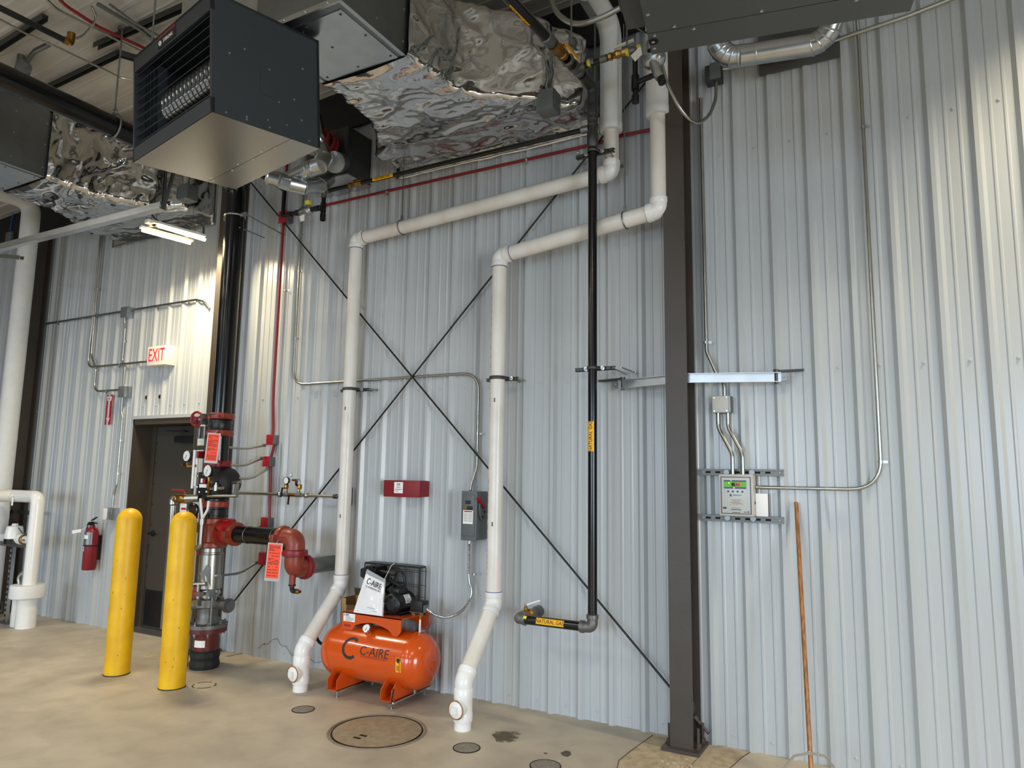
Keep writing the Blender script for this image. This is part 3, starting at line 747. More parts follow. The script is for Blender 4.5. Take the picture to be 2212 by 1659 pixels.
# ================================================================ NATURAL GAS LINE
GY, GR = -.335, .031
GX = at(1280, 700, y=GY).x
gas = thing('gas_pipe', 'black natural gas pipe running down the wall to a valve near the floor', 'gas pipe', (GX, GY, .70))
def gpart(name, mat, fnc, parent=gas):
    mb = MB(); fnc(mb); return mb.build(name, mat, parent)
zE = at(1279, 1355, y=GY).z-.003; zT = at(1280, 188, y=GY).z; xE = at(1118, 1342, y=GY).x
gpart('pipe', 'black_gloss', lambda m: m.cyl((GX, GY, zE+.07), (GX, GY, zT-.44), GR, n=18))
def screwed_elbow(m, c, d1, d2, r, s=.075):
    c = V(c); d1, d2 = V(d1).normalized(), V(d2).normalized()
    m.tube([c+d1*s, c, c+d2*s], r*1.12, s*.8, 16, 8)
    for d in (d1, d2): m.lathe(c+d*(s*.72), d, [(r*1.14, 0), (r*1.3, .004), (r*1.3, s*.38), (r*1.14, s*.42)], 18)
gpart('elbow', 'cast_grey', lambda m: screwed_elbow(m, (GX, GY, zE), (0, 0, 1), (-1, 0, 0), GR))
gpart('pipe', 'black_gloss', lambda m: m.cyl((GX-.07, GY, zE), (xE+.06, GY, zE), GR, n=18))
gpart('elbow', 'cast_grey', lambda m: screwed_elbow(m, (xE, GY, zE), (1, 0, 0), (0, 1, 0), GR, .06))
def valve_body(m):
    m.lathe((xE, GY+.05, zE), (0, 1, 0), [(GR*1.3, 0), (GR*1.35, .03), (GR*1.0, .035), (GR*1.2, .06), (GR*1.2, .08), (GR*1.0, .1), (GR*1.35, .105), (GR*1.35, .13)], 18)
    m.lathe((xE, GY+.12, zE+GR), (0, 0, 1), [(.014, 0), (.014, .025), (.009, .026), (.009, .045)], 10)
vb = gpart('shutoff_valve', 'brass', valve_body)
gpart('valve_handle', 'white_plastic', lambda m: m.tube([(xE, GY+.12, zE+.07), (xE+.02, GY+.13, zE+.08), (xE+.09, GY+.16, zE+.105)], .007, .01, 6), vb)
gpart('pipe', 'cast_grey', lambda m: (m.cyl((xE, GY+.17, zE), (xE, -.02, zE), GR, n=18), m.lathe((xE, -.06, zE), (0, 1, 0), [(GR*1.3, 0), (GR*1.35, .05)], 18)))
def glabel(o, axis, face, u0, u1, txt, parent=gas, r=GR, flip=False, hh=.021):
    fn = cylfn(o, axis, face, r)
    mb = MB(); wrap_patch(mb, fn, u0, u1, -hh, hh, 8); l = mb.build('pipe_label', 'yellow_label', parent)
    mb = MB(); mb.text(txt, 0, None, None, hh*1.15, sx=.9*(u1-u0)/.2, fn=lambda u, v, w: fn((u0+u1)/2+u, v, .0014+w), slices=4); mb.build('lettering', 'ink', l)
fx = at(1275, 975, y=GY-GR).z; fx2 = at(1275, 910, y=GY-GR).z
glabel((GX, GY, 0), (0, 0, 1), (-.02, -1, 0), fx, fx2, 'NATURAL GAS')
a0 = at(1157, 1352, y=GY-GR).x; a1 = at(1217, 1358, y=GY-GR).x
glabel((0, GY, zE), (1, 0, 0), (0, -1, .25), a0, a1, 'NATURAL GAS')
gpart('tag_mark', 'yellow_tag', lambda m: wrap_patch(m, cylfn((xE+.075, GY, zE), (1, 0, 0), (0, -1, .6), GR*1.33), -.012, .012, -.01, .01, 3))
# upper grey couplings, sweep to the roof run
def upper(m):
    m.lathe((GX, GY, zT-.46), (0, 0, 1), [(GR*1.05, 0), (GR*1.3, .01), (GR*1.3, .11), (GR*1.1, .12), (GR*1.1, .16), (GR*1.25, .165), (GR*1.25, .18), (GR*1.1, .185), (GR*1.1, .2), (GR*1.25, .205), (GR*1.25, .22), (GR*1.1, .225), (GR*1.1, .24), (GR*1.25, .245), (GR*1.25, .32), (GR*1.0, .33)], 18)
gpart('coupling', 'galv_dark', upper)
gpart('elbow', 'galv_dark', lambda m: (m.tube([(GX, GY, zT-.14), (GX, GY, zT), (GX, GY-.2, zT-.012)], GR*1.15, .11, 16, 10)))
gpart('pipe', 'black_gloss', lambda m: m.cyl((GX, GY-.18, zT-.01), (GX, GY-.46, zT-.035), GR, n=16))
gpart('tee', 'cast_grey', lambda m: (m.lathe((GX, GY-.24, zT-.014), (0, -1, -.09), [(GR*1.3, 0), (GR*1.3, .03), (GR*1.12, .034), (GR*1.12, .08), (GR*1.3, .084), (GR*1.3, .115)], 16), m.cyl((GX, GY-.30, zT-.02), (GX+.07, GY-.30, zT-.02), GR*.8, n=12)))
gpart('union', 'cast_grey', lambda m: m.lathe((GX, GY-.41, zT-.03), (0, -1, -.09), [(GR*1.25, 0), (GR*1.45, .01), (GR*1.45, .03), (GR*1.2, .035)], 8))
gv = gpart('shutoff_valve', 'brass', lambda m: (m.lathe((GX, GY-.50, zT-.038), (0, -1, -.09), [(GR*1.3, 0), (GR*1.3, .03), (GR*1.0, .035), (GR*1.35, .07), (GR*1.35, .1), (GR*1.0, .14), (GR*1.3, .145), (GR*1.3, .175)], 8), m.cyl((GX, GY-.585, zT-.04), (GX+.06, GY-.585, zT-.03), .013, n=8)))
gpart('valve_handle', 'yellow_label', lambda m: m.beam((GX+.06, GY-.60, zT-.03), (GX+.07, GY-.42, zT-.035), .022, .008, (1, 0, 0)), gv)
gpart('coupling', 'galv_dull', lambda m: m.lathe((GX, GY-.68, zT-.053), (0, -1, -.09), [(GR*1.2, 0), (GR*1.3, .005), (GR*1.3, .09), (GR*1.1, .095)], 16))
gend = (GX, -1.9, zT-.045-.09*(1.9-.9))
gpart('pipe', 'black_gloss', lambda m: m.cyl((GX, GY-.76, zT-.06), gend, GR*1.05, n=18))
ga = V((GX, GY-.76, zT-.06)); gdx = (V(gend)-ga).normalized()
l0 = (at(1145, 48, x=GX)-ga).dot(gdx); l1 = (at(1102, 5, x=GX)-ga).dot(gdx)
glabel(ga, -gdx, (-.55, -.1, -.8), -l1, -l0, 'NATURAL GAS', r=GR*1.05)
strut_clamp((GX, GY, at(1280, 795, y=GY).z), GR, 'small strut clamp on the black gas pipe near the silver rails', (.12, .19), .29)
strut_clamp((GX, GY, at(1281, 326, y=GY).z), GR, 'small strut clamp high on the black gas pipe by the red conduit', (.05, .10), .29)
# horizontal branch along the wall to the first heater
hz = at(1275, 277, y=GY).z
br = thing('gas_branch_pipe', 'thin black gas branch running level under the foil duct to the front heater', 'gas pipe', (-3.0, GY, hz))
rb = .019
hx = at(712, 408, y=-.27).x
gpart('pipe', 'black_gloss', lambda m: m.cyl((GX-.02, GY, hz), (hx+.07, GY, hz), rb, n=14), br)
gpart('coupling', 'galv_dull', lambda m: m.lathe((GX-.09, GY, hz), (1, 0, 0), [(rb*1.1, 0), (rb*1.35, .004), (rb*1.35, .06)], 14), br)
vx = at(768, 395, y=GY).x
gpart('shutoff_valve', 'brass', lambda m: (m.lathe((vx-.07, GY, hz), (1, 0, 0), [(rb*1.3, 0), (rb*1.3, .03), (rb, .034), (rb*1.4, .06), (rb*1.4, .08), (rb, .11), (rb*1.3, .114), (rb*1.3, .145)], 8), m.beam((vx, GY-.03, hz+.02), (vx+.1, GY-.035, hz+.025), .014, .006)), br)
u0 = at(804, 388, y=GY-rb).x; u1 = at(848, 379, y=GY-rb).x
glabel((0, GY, hz), (1, 0, 0), (0, -1, -.25), u0, u1, 'NATURAL GAS', br, rb, hh=.015)
ez = at(706, 465, y=GY).z
gpart('elbow', 'cast_grey', lambda m: screwed_elbow(m, (hx, GY, hz), (1, 0, 0), (0, 0, -1), rb, .05), br)
gpart('drip_leg', 'black_gloss', lambda m: (m.cyl((hx, GY, hz-.05), (hx, GY, ez-.04), rb, n=12), m.lathe((hx, GY, hz-.10), (0, 0, -1), [(rb*1.3, 0), (rb*1.3, .09)], 12), m.lathe((hx, GY, ez+.02), (0, 0, -1), [(rb*1.35, 0), (rb*1.35, .06)], 12)), br)
tz = hz-.14; rx = at(662, 440, y=GY).x; ex = at(612, 455, y=GY).x
gpart('pipe', 'black_gloss', lambda m: (m.cyl((hx, GY, tz), (ex, GY, tz), rb, n=12), m.cyl((ex, GY, tz-.01), (ex, GY, tz+.25), rb, n=12)), br)
gpart('pipe', 'black_gloss', lambda m: m.tube([(ex, GY, tz+.2), (ex, GY, tz+.25), (ex-.02, GY-.45, tz+.31)], rb, .04, 12), br)
gpart('regulator', 'galv', lambda m: (m.lathe((rx+.07, GY, tz), (-1, 0, 0), [(rb*1.5, 0), (rb*1.9, .02), (rb*2.4, .03), (rb*2.4, .1), (rb*1.9, .115), (rb*1.5, .14)], 16), m.cyl((rx, GY, tz), (rx, GY, tz+.06), .03, n=12)), br)
gpart('regulator_cap', 'yellow_tag', lambda m: m.cyl((rx+.02, GY, tz+.05), (rx+.02, GY, tz+.085), .03, n=12), br)
gpart('paper_tag', 'paper', lambda m: m.add([(rx-.03, GY-.045, tz-.06), (rx+.03, GY-.045, tz-.05), (rx+.03, GY-.042, tz-.11), (rx-.02, GY-.042, tz-.11)], [(0, 1, 2, 3)]), br)
for q in (ex+.06, hx-.1, ex+.16): gpart('coupling', 'black', lambda m: m.lathe((q, GY, tz), (1, 0, 0), [(rb*1.35, 0), (rb*1.35, .05)], 12), br)
# branch to the second heater
b2 = thing('gas_valve_branch', 'short gas branch with white handled valve leading to the heater over the column', 'gas pipe', (GX+.1, -.55, 4.5))
by, bz = GY-.30, zT-.02
bxe = at(1372, 127, y=by).x
gpart('pipe', 'black_gloss', lambda m: m.cyl((GX+.06, by, bz), (bxe-.02, by, bz+.02), .018, n=12), b2)
gpart('shutoff_valve', 'brass', lambda m: m.lathe((GX+.24, by, bz+.012), (1, 0, .04), [(.026, 0), (.026, .02), (.018, .024), (.028, .05), (.028, .065), (.018, .09), (.026, .095), (.026, .12)], 8), b2)
gpart('valve_handle', 'white_plastic', lambda m: m.beam((GX+.28, by-.02, bz+.05), (GX+.42, by-.025, bz+.065), .02, .012), b2)
for q in (.09, .36, .44): gpart('tag_mark', 'yellow_tag', lambda m: m.lathe((GX+q, by, bz+.01), (1, 0, .04), [(.0265, 0), (.0265, .02)], 10), b2)
for q in (.085, .18, .37): gpart('coupling', 'cast_grey', lambda m: m.lathe((GX+q, by, bz+.01), (1, 0, .04), [(.025, 0), (.025, .05)], 10), b2)
gpart('elbow', 'cast_grey', lambda m: screwed_elbow(m, (bxe, by, bz+.02), (-1, 0, 0), (0, 0, -1), .018, .045), b2)
zl = at(1381, 215, y=by).z
gpart('drip_leg', 'black_gloss', lambda m: (m.cyl((bxe, by, bz), (bxe, by, zl), .018, n=12), m.lathe((bxe, by, zl+.17), (0, 0, -1), [(.026, 0), (.026, .1)], 12), m.lathe((bxe, by, zl+.035), (0, 0, -1), [(.025, 0), (.025, .05)], 12), m.cyl((bxe, by, zl+.12), (bxe+.16, by-.04, zl+.12), .018, n=12)), b2)
rg = V((bxe+.14, by-.05, zl+.22))
gpart('regulator', 'galv', lambda m: (m.lathe(rg, (1, -.2, .1), [(.03, -.07), (.05, -.055), (.06, -.03), (.06, .03), (.05, .055), (.03, .07)], 18), m.lathe(rg+V((0, 0, .03)), (0, 0, 1), [(.045, 0), (.05, .03), (.05, .08), (.03, .09)], 16), m.tube([rg+V((0, -.02, -.02)), rg+V((.03, -.03, -.12)), rg+V((.05, -.03, -.16))], .03, .03, 12)), b2)
gpart('regulator_cap', 'black', lambda m: (m.lathe(rg+V((.05, -.03, -.15)), (.3, 0, -1), [(.026, 0), (.026, .05)], 10), m.lathe(rg+V((0, -.03, .015)), (0, -.3, 1), [(.03, 0), (.03, .03)], 14)), b2)
gpart('paper_tag', 'paper', lambda m: m.add([rg+V((-.13, -.07, .02)), rg+V((-.06, -.08, .06)), rg+V((-.05, -.08, .0)), rg+V((-.1, -.07, -.03))], [(0, 1, 2, 3)]), b2)
# ================================================================ SPRINKLER RISER
RX, RY, RR = -5.315, -.485, .084
def zr(py, px=462): return at(px, py, y=RY).z
rs = thing('sprinkler_riser', 'tall fire sprinkler riser of black pipe and rust red couplings beside the door', 'sprinkler riser', (RX, RY, 0))
def rp(name, mat, fnc, parent=rs, **k):
    mb = MB(); fnc(mb); return mb.build(name, mat, parent, **k)
def lz(z, prof): return lambda m: m.lathe((RX, RY, z), (0, 0, 1), prof, 28)
ztop = 4.33
rp('pipe', 'black_gloss', lambda m: m.tube([(RX, RY, 1.68), (RX, RY, ztop), (RX, -6.2, ztop+.02)], RR, .16, 24, 8))
rp('bag_wrap', 'rubber', lambda m: m.lathe((RX, RY, 0), (0, 0, 1), [(.12, .0), (.125, .03), (.115, .07), (.124, .1), (.118, .135), (.09, .16)], 11), ang=12)
rp('flanged_stub', 'dark_red', lz(.10, [(.1, 0), (.1, .16), (.105, .19), (.165, .2), (.165, .235)]))
rp('white_label', 'paper', lambda m: wrap_patch(m, cylfn((RX, RY, .21), (0, 0, 1), (.35, -1, 0), .1), -.028, .028, -.05, .05, 6), rs)
fl = rp('flange', 'cast_grey', lambda m: (lz(.337, [(.168, 0), (.168, .03), (.10, .035), (.092, .06), (.082, .075), (.082, .13), (.09, .18)])(m)))
for k in range(8):
    a = 2*PI*k/8+.2
    rp('flange_bolt', 'galv_dull', lambda m: (m.lathe((RX+.142*math.cos(a), RY+.142*math.sin(a), .362), (0, 0, 1), [(.016, 0), (.016, .016), (.008, .018), (.008, .03)], 6), m.lathe((RX+.142*math.cos(a), RY+.142*math.sin(a), .30), (0, 0, -1), [(.016, -.01), (.016, .012), (.008, .014), (.008, .03)], 6)), fl)
for sx, z0, z1 in ((-1, 0, .60), (1, .37, .60)): rp('support_rod', 'galv_dull', lambda m: m.cyl((RX+sx*.13, RY-.07, z0), (RX+sx*.13, RY-.07, z1), .0085, n=8))
rp('cross_fitting', 'cast_grey', lambda m: (lz(.50, [(.1, 0), (.125, .01), (.125, .07), (.1, .08)])(m), m.cyl((RX-.3, RY, .53), (RX+.26, RY+.02, .53), .045, n=16), m.lathe((RX+.22, RY+.015, .53), (1, 0, 0), [(.06, 0), (.06, .025)], 16), m.lathe((RX-.3, RY, .53), (1, 0, 0), [(.055, 0), (.055, .03)], 16)))
rp('backflow_body', 'steel_cond', lz(.575, [(.082, 0), (.082, .055), (.086, .06), (.086, .065), (.083, .07), (.1, .085), (.1, .37), (.094, .376), (.094, .385), (.09, .39), (.09, .44)]))
for z in (.56, .62, .75): rp('test_cock', 'chrome', lambda m: (m.lathe((RX+.08, RY-.02, z+.02), (1, -.1, 0), [(.013, 0), (.013, .05), (.02, .052), (.02, .075)], 10)), rs)
rp('flow_arrow', 'grey_box', lambda m: m.prism([(RX+.045+a, RY-.098+b*.3, .79+c) for a, b, c in ((-.06, 0, .005), (-.01, 0, .03), (.02, 0, .075), (.05, .3, .03), (.055, .3, -.3), (.02, .1, -.16), (.0, 0, -.06))], (0, -.004, 0)))
rp('tee', 'rust_red', lambda m: (lz(1.0, [(.098, 0), (.122, .01), (.122, .045), (.1, .055), (.092, .09), (.092, .17), (.1, .2), (.115, .21), (.115, .25), (.095, .26)])(m), m.lathe((RX+.06, RY, 1.13), (1, 0, 0), [(.085, 0), (.09, .03), (.115, .035), (.115, .07)], 24)))
rp('pipe', 'black', lz(1.24, [(.088, 0), (.088, .44)]))
rp('coupling', 'black', lz(1.275, [(.09, 0), (.1, .004), (.1, .055), (.09, .06)]))
rp('coupling', 'rust_red', lambda m: (lz(1.345, [(.09, 0), (.108, .005), (.112, .03), (.108, .055), (.09, .06)])(m), m.cbox((RX+.09, RY-.03, 1.35), (RX+.145, RY+.03, 1.40), .01)))
ck = rp('check_valve', 'rafter', lambda m: (lz(1.42, [(.09, 0), (.11, .01), (.125, .07), (.125, .2), (.1, .27), (.088, .29)])(m), m.lathe((RX+.03, RY+.02, 1.55), (1, .15, .25), [(.13, 0), (.13, .09), (.11, .13), (.06, .155), (.02, .16)], 22)))
rp('coupling', 'red_paint', lambda m: (lz(1.695, [(.09, 0), (.108, .005), (.112, .03), (.108, .055), (.09, .06)])(m), m.cbox((RX+.07, RY-.06, 1.70), (RX+.135, RY-.0, 1.75), .01)))
for z in (1.965, 2.115):
    rp('coupling', 'rust_red', lambda m: (m.lathe((RX, RY, z), (0, 0, 1), [(.088, 0), (.112, .006), (.118, .03), (.112, .054), (.088, .06)], 26), m.cbox((RX+.06, RY-.085, z+.008), (RX+.135, RY-.02, z+.052), .01), m.bolt((RX+.08, RY-.085, z+.03), (0, -1, 0), .012, .012), m.cyl((RX+.12, RY-.05, z+.03), (RX+.165, RY-.05, z+.03), .006, n=6)))
rp('spool', 'black', lz(2.02, [(.092, 0), (.098, .01), (.098, .085), (.092, .095)]))
# upper control valve with hand wheel
hw = at(425, 905, y=-.62)
rp('handwheel', 'red_paint', lambda m: (m.torus(hw, (.15, -1, 0), .062, .011, 26, 8), m.lathe(hw, (.15, -1, 0), [(.02, -.01), (.02, .02)], 12), [m.beam(hw, hw+V((math.cos(a)*.06, .15*math.cos(a)*.06, math.sin(a)*.06)), .016, .01, (0, 1, 0)) for a in (.5, 2.6, 4.7)]))
rp('gear_box', 'galv', lambda m: (m.box(hw+V((.05, .0, -.05)), hw+V((.075, .05, .045))), m.box(hw+V((.075, .0, .035)), hw+V((.2, .06, .045))), m.cyl(hw, hw+V((.06, .02, 0)), .012, n=8)), smooth=False)
# hanging trim: panels, gauges and drain pipes
tb = at(433, 950, y=-.60)
for a in (427, 438): rp('switch_panel', 'galv', lambda m: m.cbox(at(a, 935, y=-.60)+V((-.022, 0, -.05)), at(a, 935, y=-.60)+V((.022, .03, .06)), .006))
for py_, dz_ in ((925, .03), (972, 0)): rp('mount_plate', 'brown_steel', lambda m: m.box(at(421, py_, y=-.57)+V((0, 0, dz_)), at(446, py_, y=-.57)+V((0, .01, dz_+.04))), smooth=False)
rp('alarm_switch', 'red_paint', lambda m: m.cbox(at(424, 990, y=-.60), at(444, 975, y=-.53), .006))
rp('drain_tube', 'paper', lambda m: (m.tube([at(421, 972, y=-.61), at(415, 1055, y=-.61)], .012, n=10), m.tube([at(426, 990, y=-.59), at(422, 1050, y=-.59)], .012, n=10)))
rp('actuator_block', 'cast_grey', lambda m: (m.cbox(at(427, 1050, y=-.62), at(447, 1020, y=-.52), .012), m.cbox(at(424, 1070, y=-.63), at(450, 1048, y=-.5), .01)))
rp('actuator_plate', 'black', lambda m: m.box(at(425, 1068, y=-.635), at(449, 1056, y=-.63)), smooth=False)
rp('white_label', 'paper', lambda m: (m.box(at(430, 1053, y=-.635), at(447, 1046, y=-.625)), m.box(at(433, 1043, y=-.63), at(443, 1034, y=-.62))), smooth=False)
rp('red_diamond', 'red_bright', lambda m: m.cbox(at(437, 1044, y=-.64), at(446, 1034, y=-.62), .004), smooth=False)
for q in ((428, 1028), (441, 1024), (427, 1052), (432, 1063), (447, 1062)): rp('bolt', 'chrome', lambda m: m.lathe(at(*q, y=-.63), (0, -1, 0), [(.012, 0), (.012, .01), (.006, .014)], 8))
def gauge(c, d, r, name='pressure_gauge'):
    c = V(c); d = V(d).normalized()
    g = rp(name, 'black', lambda m: m.lathe(c, d, [(r*.9, -.02), (r, -.015), (r, .012), (r*.93, .014), (r*.9, .008)], 24))
    rp('dial', 'glass_white', lambda m: m.lathe(c, d, [(r*.91, .007), (r*.91, .009)], 24), g)
    u, w = perp(d); rp('needle', 'ink', lambda m: m.beam(c+d*.0105-w*.2*r, c+d*.0105+(u*.3+w*.5)*r, .004, .001, d), g)
    return g
gauge(at(405, 985, y=-.63), (.03, -1, .03), .05)
gauge(at(450, 1017, y=-.67), (.0, -1, .03), .054)
rp('gauge_valve', 'brass', lambda m: (m.tube([at(405, 1000, y=-.62), at(406, 1008, y=-.62), at(424, 1006, y=-.6)], .012, .01, 8), m.bolt(at(398, 1003, y=-.62), (-1, 0, 0), .016, .03)))
rp('gauge_valve', 'brass', lambda m: (m.tube([at(452, 1030, y=-.65), at(452, 1040, y=-.65), at(449, 1068, y=-.6)], .013, .01, 8), m.bolt(at(455, 1041, y=-.65), (1, 0, 0), .014, .02)))
rp('trim_pipe', 'steel_cond', lambda m: (m.cyl(at(449, 1056, y=-.61), at(482, 1054, y=-.60), .014, n=10), m.lathe(at(466, 1055, y=-.61), (0, 0, 1), [(.02, -.02), (.02, .03), (.01, .032), (.01, .05)], 10), m.cyl(at(449, 1071, y=-.6), at(512, 1071, y=-.55), .014, n=10)))
rp('trim_block', 'steel_cond', lambda m: (m.cbox(at(503, 1075, y=-.53), at(512, 1045, y=-.47), .006), m.cyl(at(503, 1042, y=-.5), at(520, 1041, y=-.5), .014, n=8)))
# brass drain valve with red lever and its down pipe
dv = at(397, 1078, y=-.62)
rp('drain_valve', 'brass', lambda m: m.lathe(at(380, 1077, y=-.62), at(402, 1077, y=-.60)-at(380, 1077, y=-.62), [(.04, 0), (.04, .03), (.035, .034), (.04, .06), (.04, .1), (.034, .12)], 14))
rp('drain_pipe', 'steel_cond', lambda m: (m.cyl(at(402, 1077, y=-.60), at(432, 1076, y=-.56), .034, n=16), m.tube([at(384, 1077, y=-.62), at(374, 1077, y=-.63), at(374, 1090, y=-.63)], .034, .03, 16), m.cyl(at(374, 1092, y=-.63), V(at(374, 1092, y=-.63))*1+V((0, 0, -1.05)), .03, n=14)))
rp('valve_lever', 'red_bright', lambda m: (m.tube([at(401, 1068, y=-.62), at(396, 1059, y=-.63), at(371, 1058, y=-.64)], .007, .01, 6)))
rp('test_plate', 'paper', lambda m: m.box(at(388, 1106, y=-.60), at(404, 1088, y=-.595)), smooth=False)
rp('test_print', 'ink_red', lambda m: m.box(at(391, 1101, y=-.602), at(402, 1097, y=-.6)), smooth=False)
rp('round_knob', 'black_gloss', lambda m: (m.torus(at(417, 1102, y=-.60), (.1, -1, 0), .05, .014, 22, 8), m.lathe(at(417, 1102, y=-.60), (.1, -1, 0), [(.04, 0), (.04, .01)], 16)))
rp('siphon_tube', 'pvc_white', lambda m: (m.tube([at(433, 1077, y=-.63), at(435, 1100, y=-.63), at(437, 1120, y=-.62)], .011, .03, 8), m.tube([at(451, 1082, y=-.63), at(449, 1100, y=-.63), at(439, 1118, y=-.62)], .011, .05, 8)))
rp('trim_pipe', 'steel_cond', lambda m: (m.tube([at(437, 1122, y=-.62), at(433, 1180, y=-.62), at(421, 1184, y=-.62)], .018, .03, 10), m.lathe(at(437, 1128, y=-.62), (0, 0, -1), [(.026, -.03), (.026, .02)], 10)))
rp('alarm_box', 'grey_box', lambda m: (m.cbox(at(422, 1190, y=-.58), at(441, 1180, y=-.5), .006), m.box(at(418, 1150, y=-.5), at(432, 1128, y=-.47))), smooth=False)
rp('red_valve', 'red_paint', lambda m: m.cbox(at(424, 1200, y=-.58), at(446, 1191, y=-.5), .006))
rp('red_valve', 'red_paint', lambda m: m.lathe(at(421, 1290, y=-.6), (0, 0, 1), [(.03, 0), (.03, .05), (.02, .055), (.02, .09)], 12))
rp('red_bracket', 'red_paint', lambda m: m.box(at(423, 1120, y=-.57), at(429, 1092, y=-.56)))
rp('test_valve', 'steel_cond', lambda m: (m.cyl(at(418, 1262, y=-.6), at(446, 1261, y=-.57), .018, n=10), m.cyl(at(428, 1262, y=-.6), at(427, 1300, y=-.6), .012, n=8), m.lathe(at(429, 1283, y=-.6), (1, 0, 0), [(.022, -.03), (.022, .04)], 10), m.lathe(at(421, 1300, y=-.61), (1, 0, 0), [(.028, 0), (.028, .07)], 12)))
rp('drain_pipe', 'cast_grey', lambda m: m.cyl(at(404, 1308, y=-.6), at(440, 1305, y=-.56), .042, n=16))
rp('drain_pipe', 'dark_red', lambda m: m.tube([(RX-.12, RY+.05, .36), (RX-.12, RY+.05, .2), (RX-.06, RY+.05, .02)], .05, .1, 14))
# side outlet: red check, black pipe, drop and grey pipe into the wall
oz = 1.13; ox0 = RX+.12
fd = thing('hose_connection_pipe', 'horizontal black pipe with red elbows leaving the riser and turning into the wall', 'pipe', (-4.8, RY, oz))
fend = at(622, 1165, y=RY).x; gx = at(636, 1210, y=RY).x
def fp(name, mat, fnc, **k):
    mb = MB(); fnc(mb); return mb.build(name, mat, fd, **k)
fp('check_valve', 'red_bright', lambda m: (m.lathe((ox0, RY, oz), (1, 0, 0), [(.075, 0), (.08, .03), (.088, .05), (.088, .09), (.078, .12)], 22), m.cbox((ox0+.03, RY-.05, oz+.02), (ox0+.11, RY+.05, oz+.125), .02), m.lathe((ox0+.07, RY, oz), (0, -.5, .8), [(.07, 0), (.07, .1), (.045, .115)], 16)), ang=50)
fp('coupling', 'rust_red', lambda m: (m.lathe((ox0+.13, RY, oz), (1, 0, 0), [(.075, 0), (.098, .006), (.102, .03), (.098, .055), (.075, .06)], 22), m.cbox((ox0+.135, RY-.13, oz-.03), (ox0+.185, RY-.08, oz+.03), .008)))
fp('pipe', 'black_gloss', lambda m: m.cyl((ox0+.17, RY, oz), (gx-.13, RY, oz-.0), .071, n=24))
for q in (ox0+.33, gx-.22): fp('wire_ring', 'galv_dull', lambda m: m.torus((q, RY, oz), (1, 0, 0), .072, .003, 24, 6))
fp('coupling', 'rust_red', lambda m: (m.lathe((gx-.165, RY, oz), (1, 0, 0), [(.075, 0), (.094, .006), (.098, .026), (.094, .046), (.075, .052)], 22), m.cbox((gx-.16, RY-.125, oz-.03), (gx-.12, RY-.08, oz+.03), .008)))
z2 = at(640, 1228, y=RY).z
fp('elbow', 'rust_red', lambda m: (m.tube([(gx-.12, RY, oz), (gx, RY, oz), (gx, RY, oz-.14)], .078, .10, 22, 10)))
fp('coupling', 'red_paint', lambda m: m.lathe((gx, RY, oz-.085), (0, 0, -1), [(.078, 0), (.1, .006), (.104, .028), (.1, .05), (.078, .056)], 22))
fp('elbow', 'rust_red', lambda m: (m.tube([(gx, RY, oz-.13), (gx, RY, z2), (gx, RY+.14, z2)], .078, .10, 22, 10), m.cyl((gx, RY-.01, z2-.03), (gx, RY-.01, z2-.14), .026, n=12)))
fp('coupling', 'red_paint', lambda m: m.lathe((gx, RY+.09, z2), (0, 1, 0), [(.078, 0), (.098, .006), (.102, .026), (.098, .046), (.078, .052)], 22))
fp('pipe', 'galv_dull', lambda m: m.cyl((gx, RY+.12, z2), (gx, -.004, z2), .065, n=22))
dz = z2-.14
fp('drain_elbow', 'rubber', lambda m: (m.tube([(gx, RY-.01, dz+.01), (gx, RY-.01, dz-.035), (gx+.05, RY-.01, dz-.035)], .019, .03, 12), m.lathe((gx, RY-.01, dz+.01), (0, 0, 1), [(.03, -.005), (.03, .005)], 12)))
fp('drain_cap', 'brass', lambda m: m.lathe((gx+.045, RY-.01, dz-.035), (1, 0, 0), [(.016, 0), (.02, .01), (.02, .025), (.012, .03), (.012, .045)], 10))
# laminated orange tags
def ptag(c, w, h, tilt, label, loop):
    c = V(c); t = thing('inspection_tag', label, 'tag', c)
    M = Matrix.Translation(c) @ Matrix.Rotation(tilt[1], 4, 'Z') @ Matrix.Rotation(tilt[0], 4, 'Y')
    m = MB(M); m.box((-w/2, 0, -h/2), (w/2, .002, h/2)); m.build('laminate', 'tag_lam', t, smooth=False)
    m = MB(M); m.box((-w*.42, -.0012, -h*.42), (w*.40, .0, h*.46)); m.build('card', 'tag_orange', t, smooth=False)
    random.seed(int(h*1e4)); m = MB(M); z = h*.40
    while z > -h*.38:
        x = -w*.36
        while x < w*.30:
            l = w*(.1+.28*random.random())
            if random.random() < .75: m.box((x, -.002, z), (min(x+l, w*.34), -.001, z+h*.014))
            x += l+w*.05
        z -= h*(.034 if random.random() < .7 else .075)
    m.build('print', 'ink', t, smooth=False)
    m = MB(); m.tube([M @ V((0, 0, h/2-.01)), V(loop)], .002, n=5); m.build('tie', 'galv', t)
    return t
c = at(459, 968, y=-.63); ptag(c, .115, .26, (.06, .5), 'orange inspection tag hanging on the riser pipe above the gauges', c+V((.02, .03, .16)))
c = at(591, 1214, y=-.59); ptag(c, .125, .30, (.05, .4), 'orange inspection tag hanging under the horizontal black pipe', c+V((.02, .05, .2)))
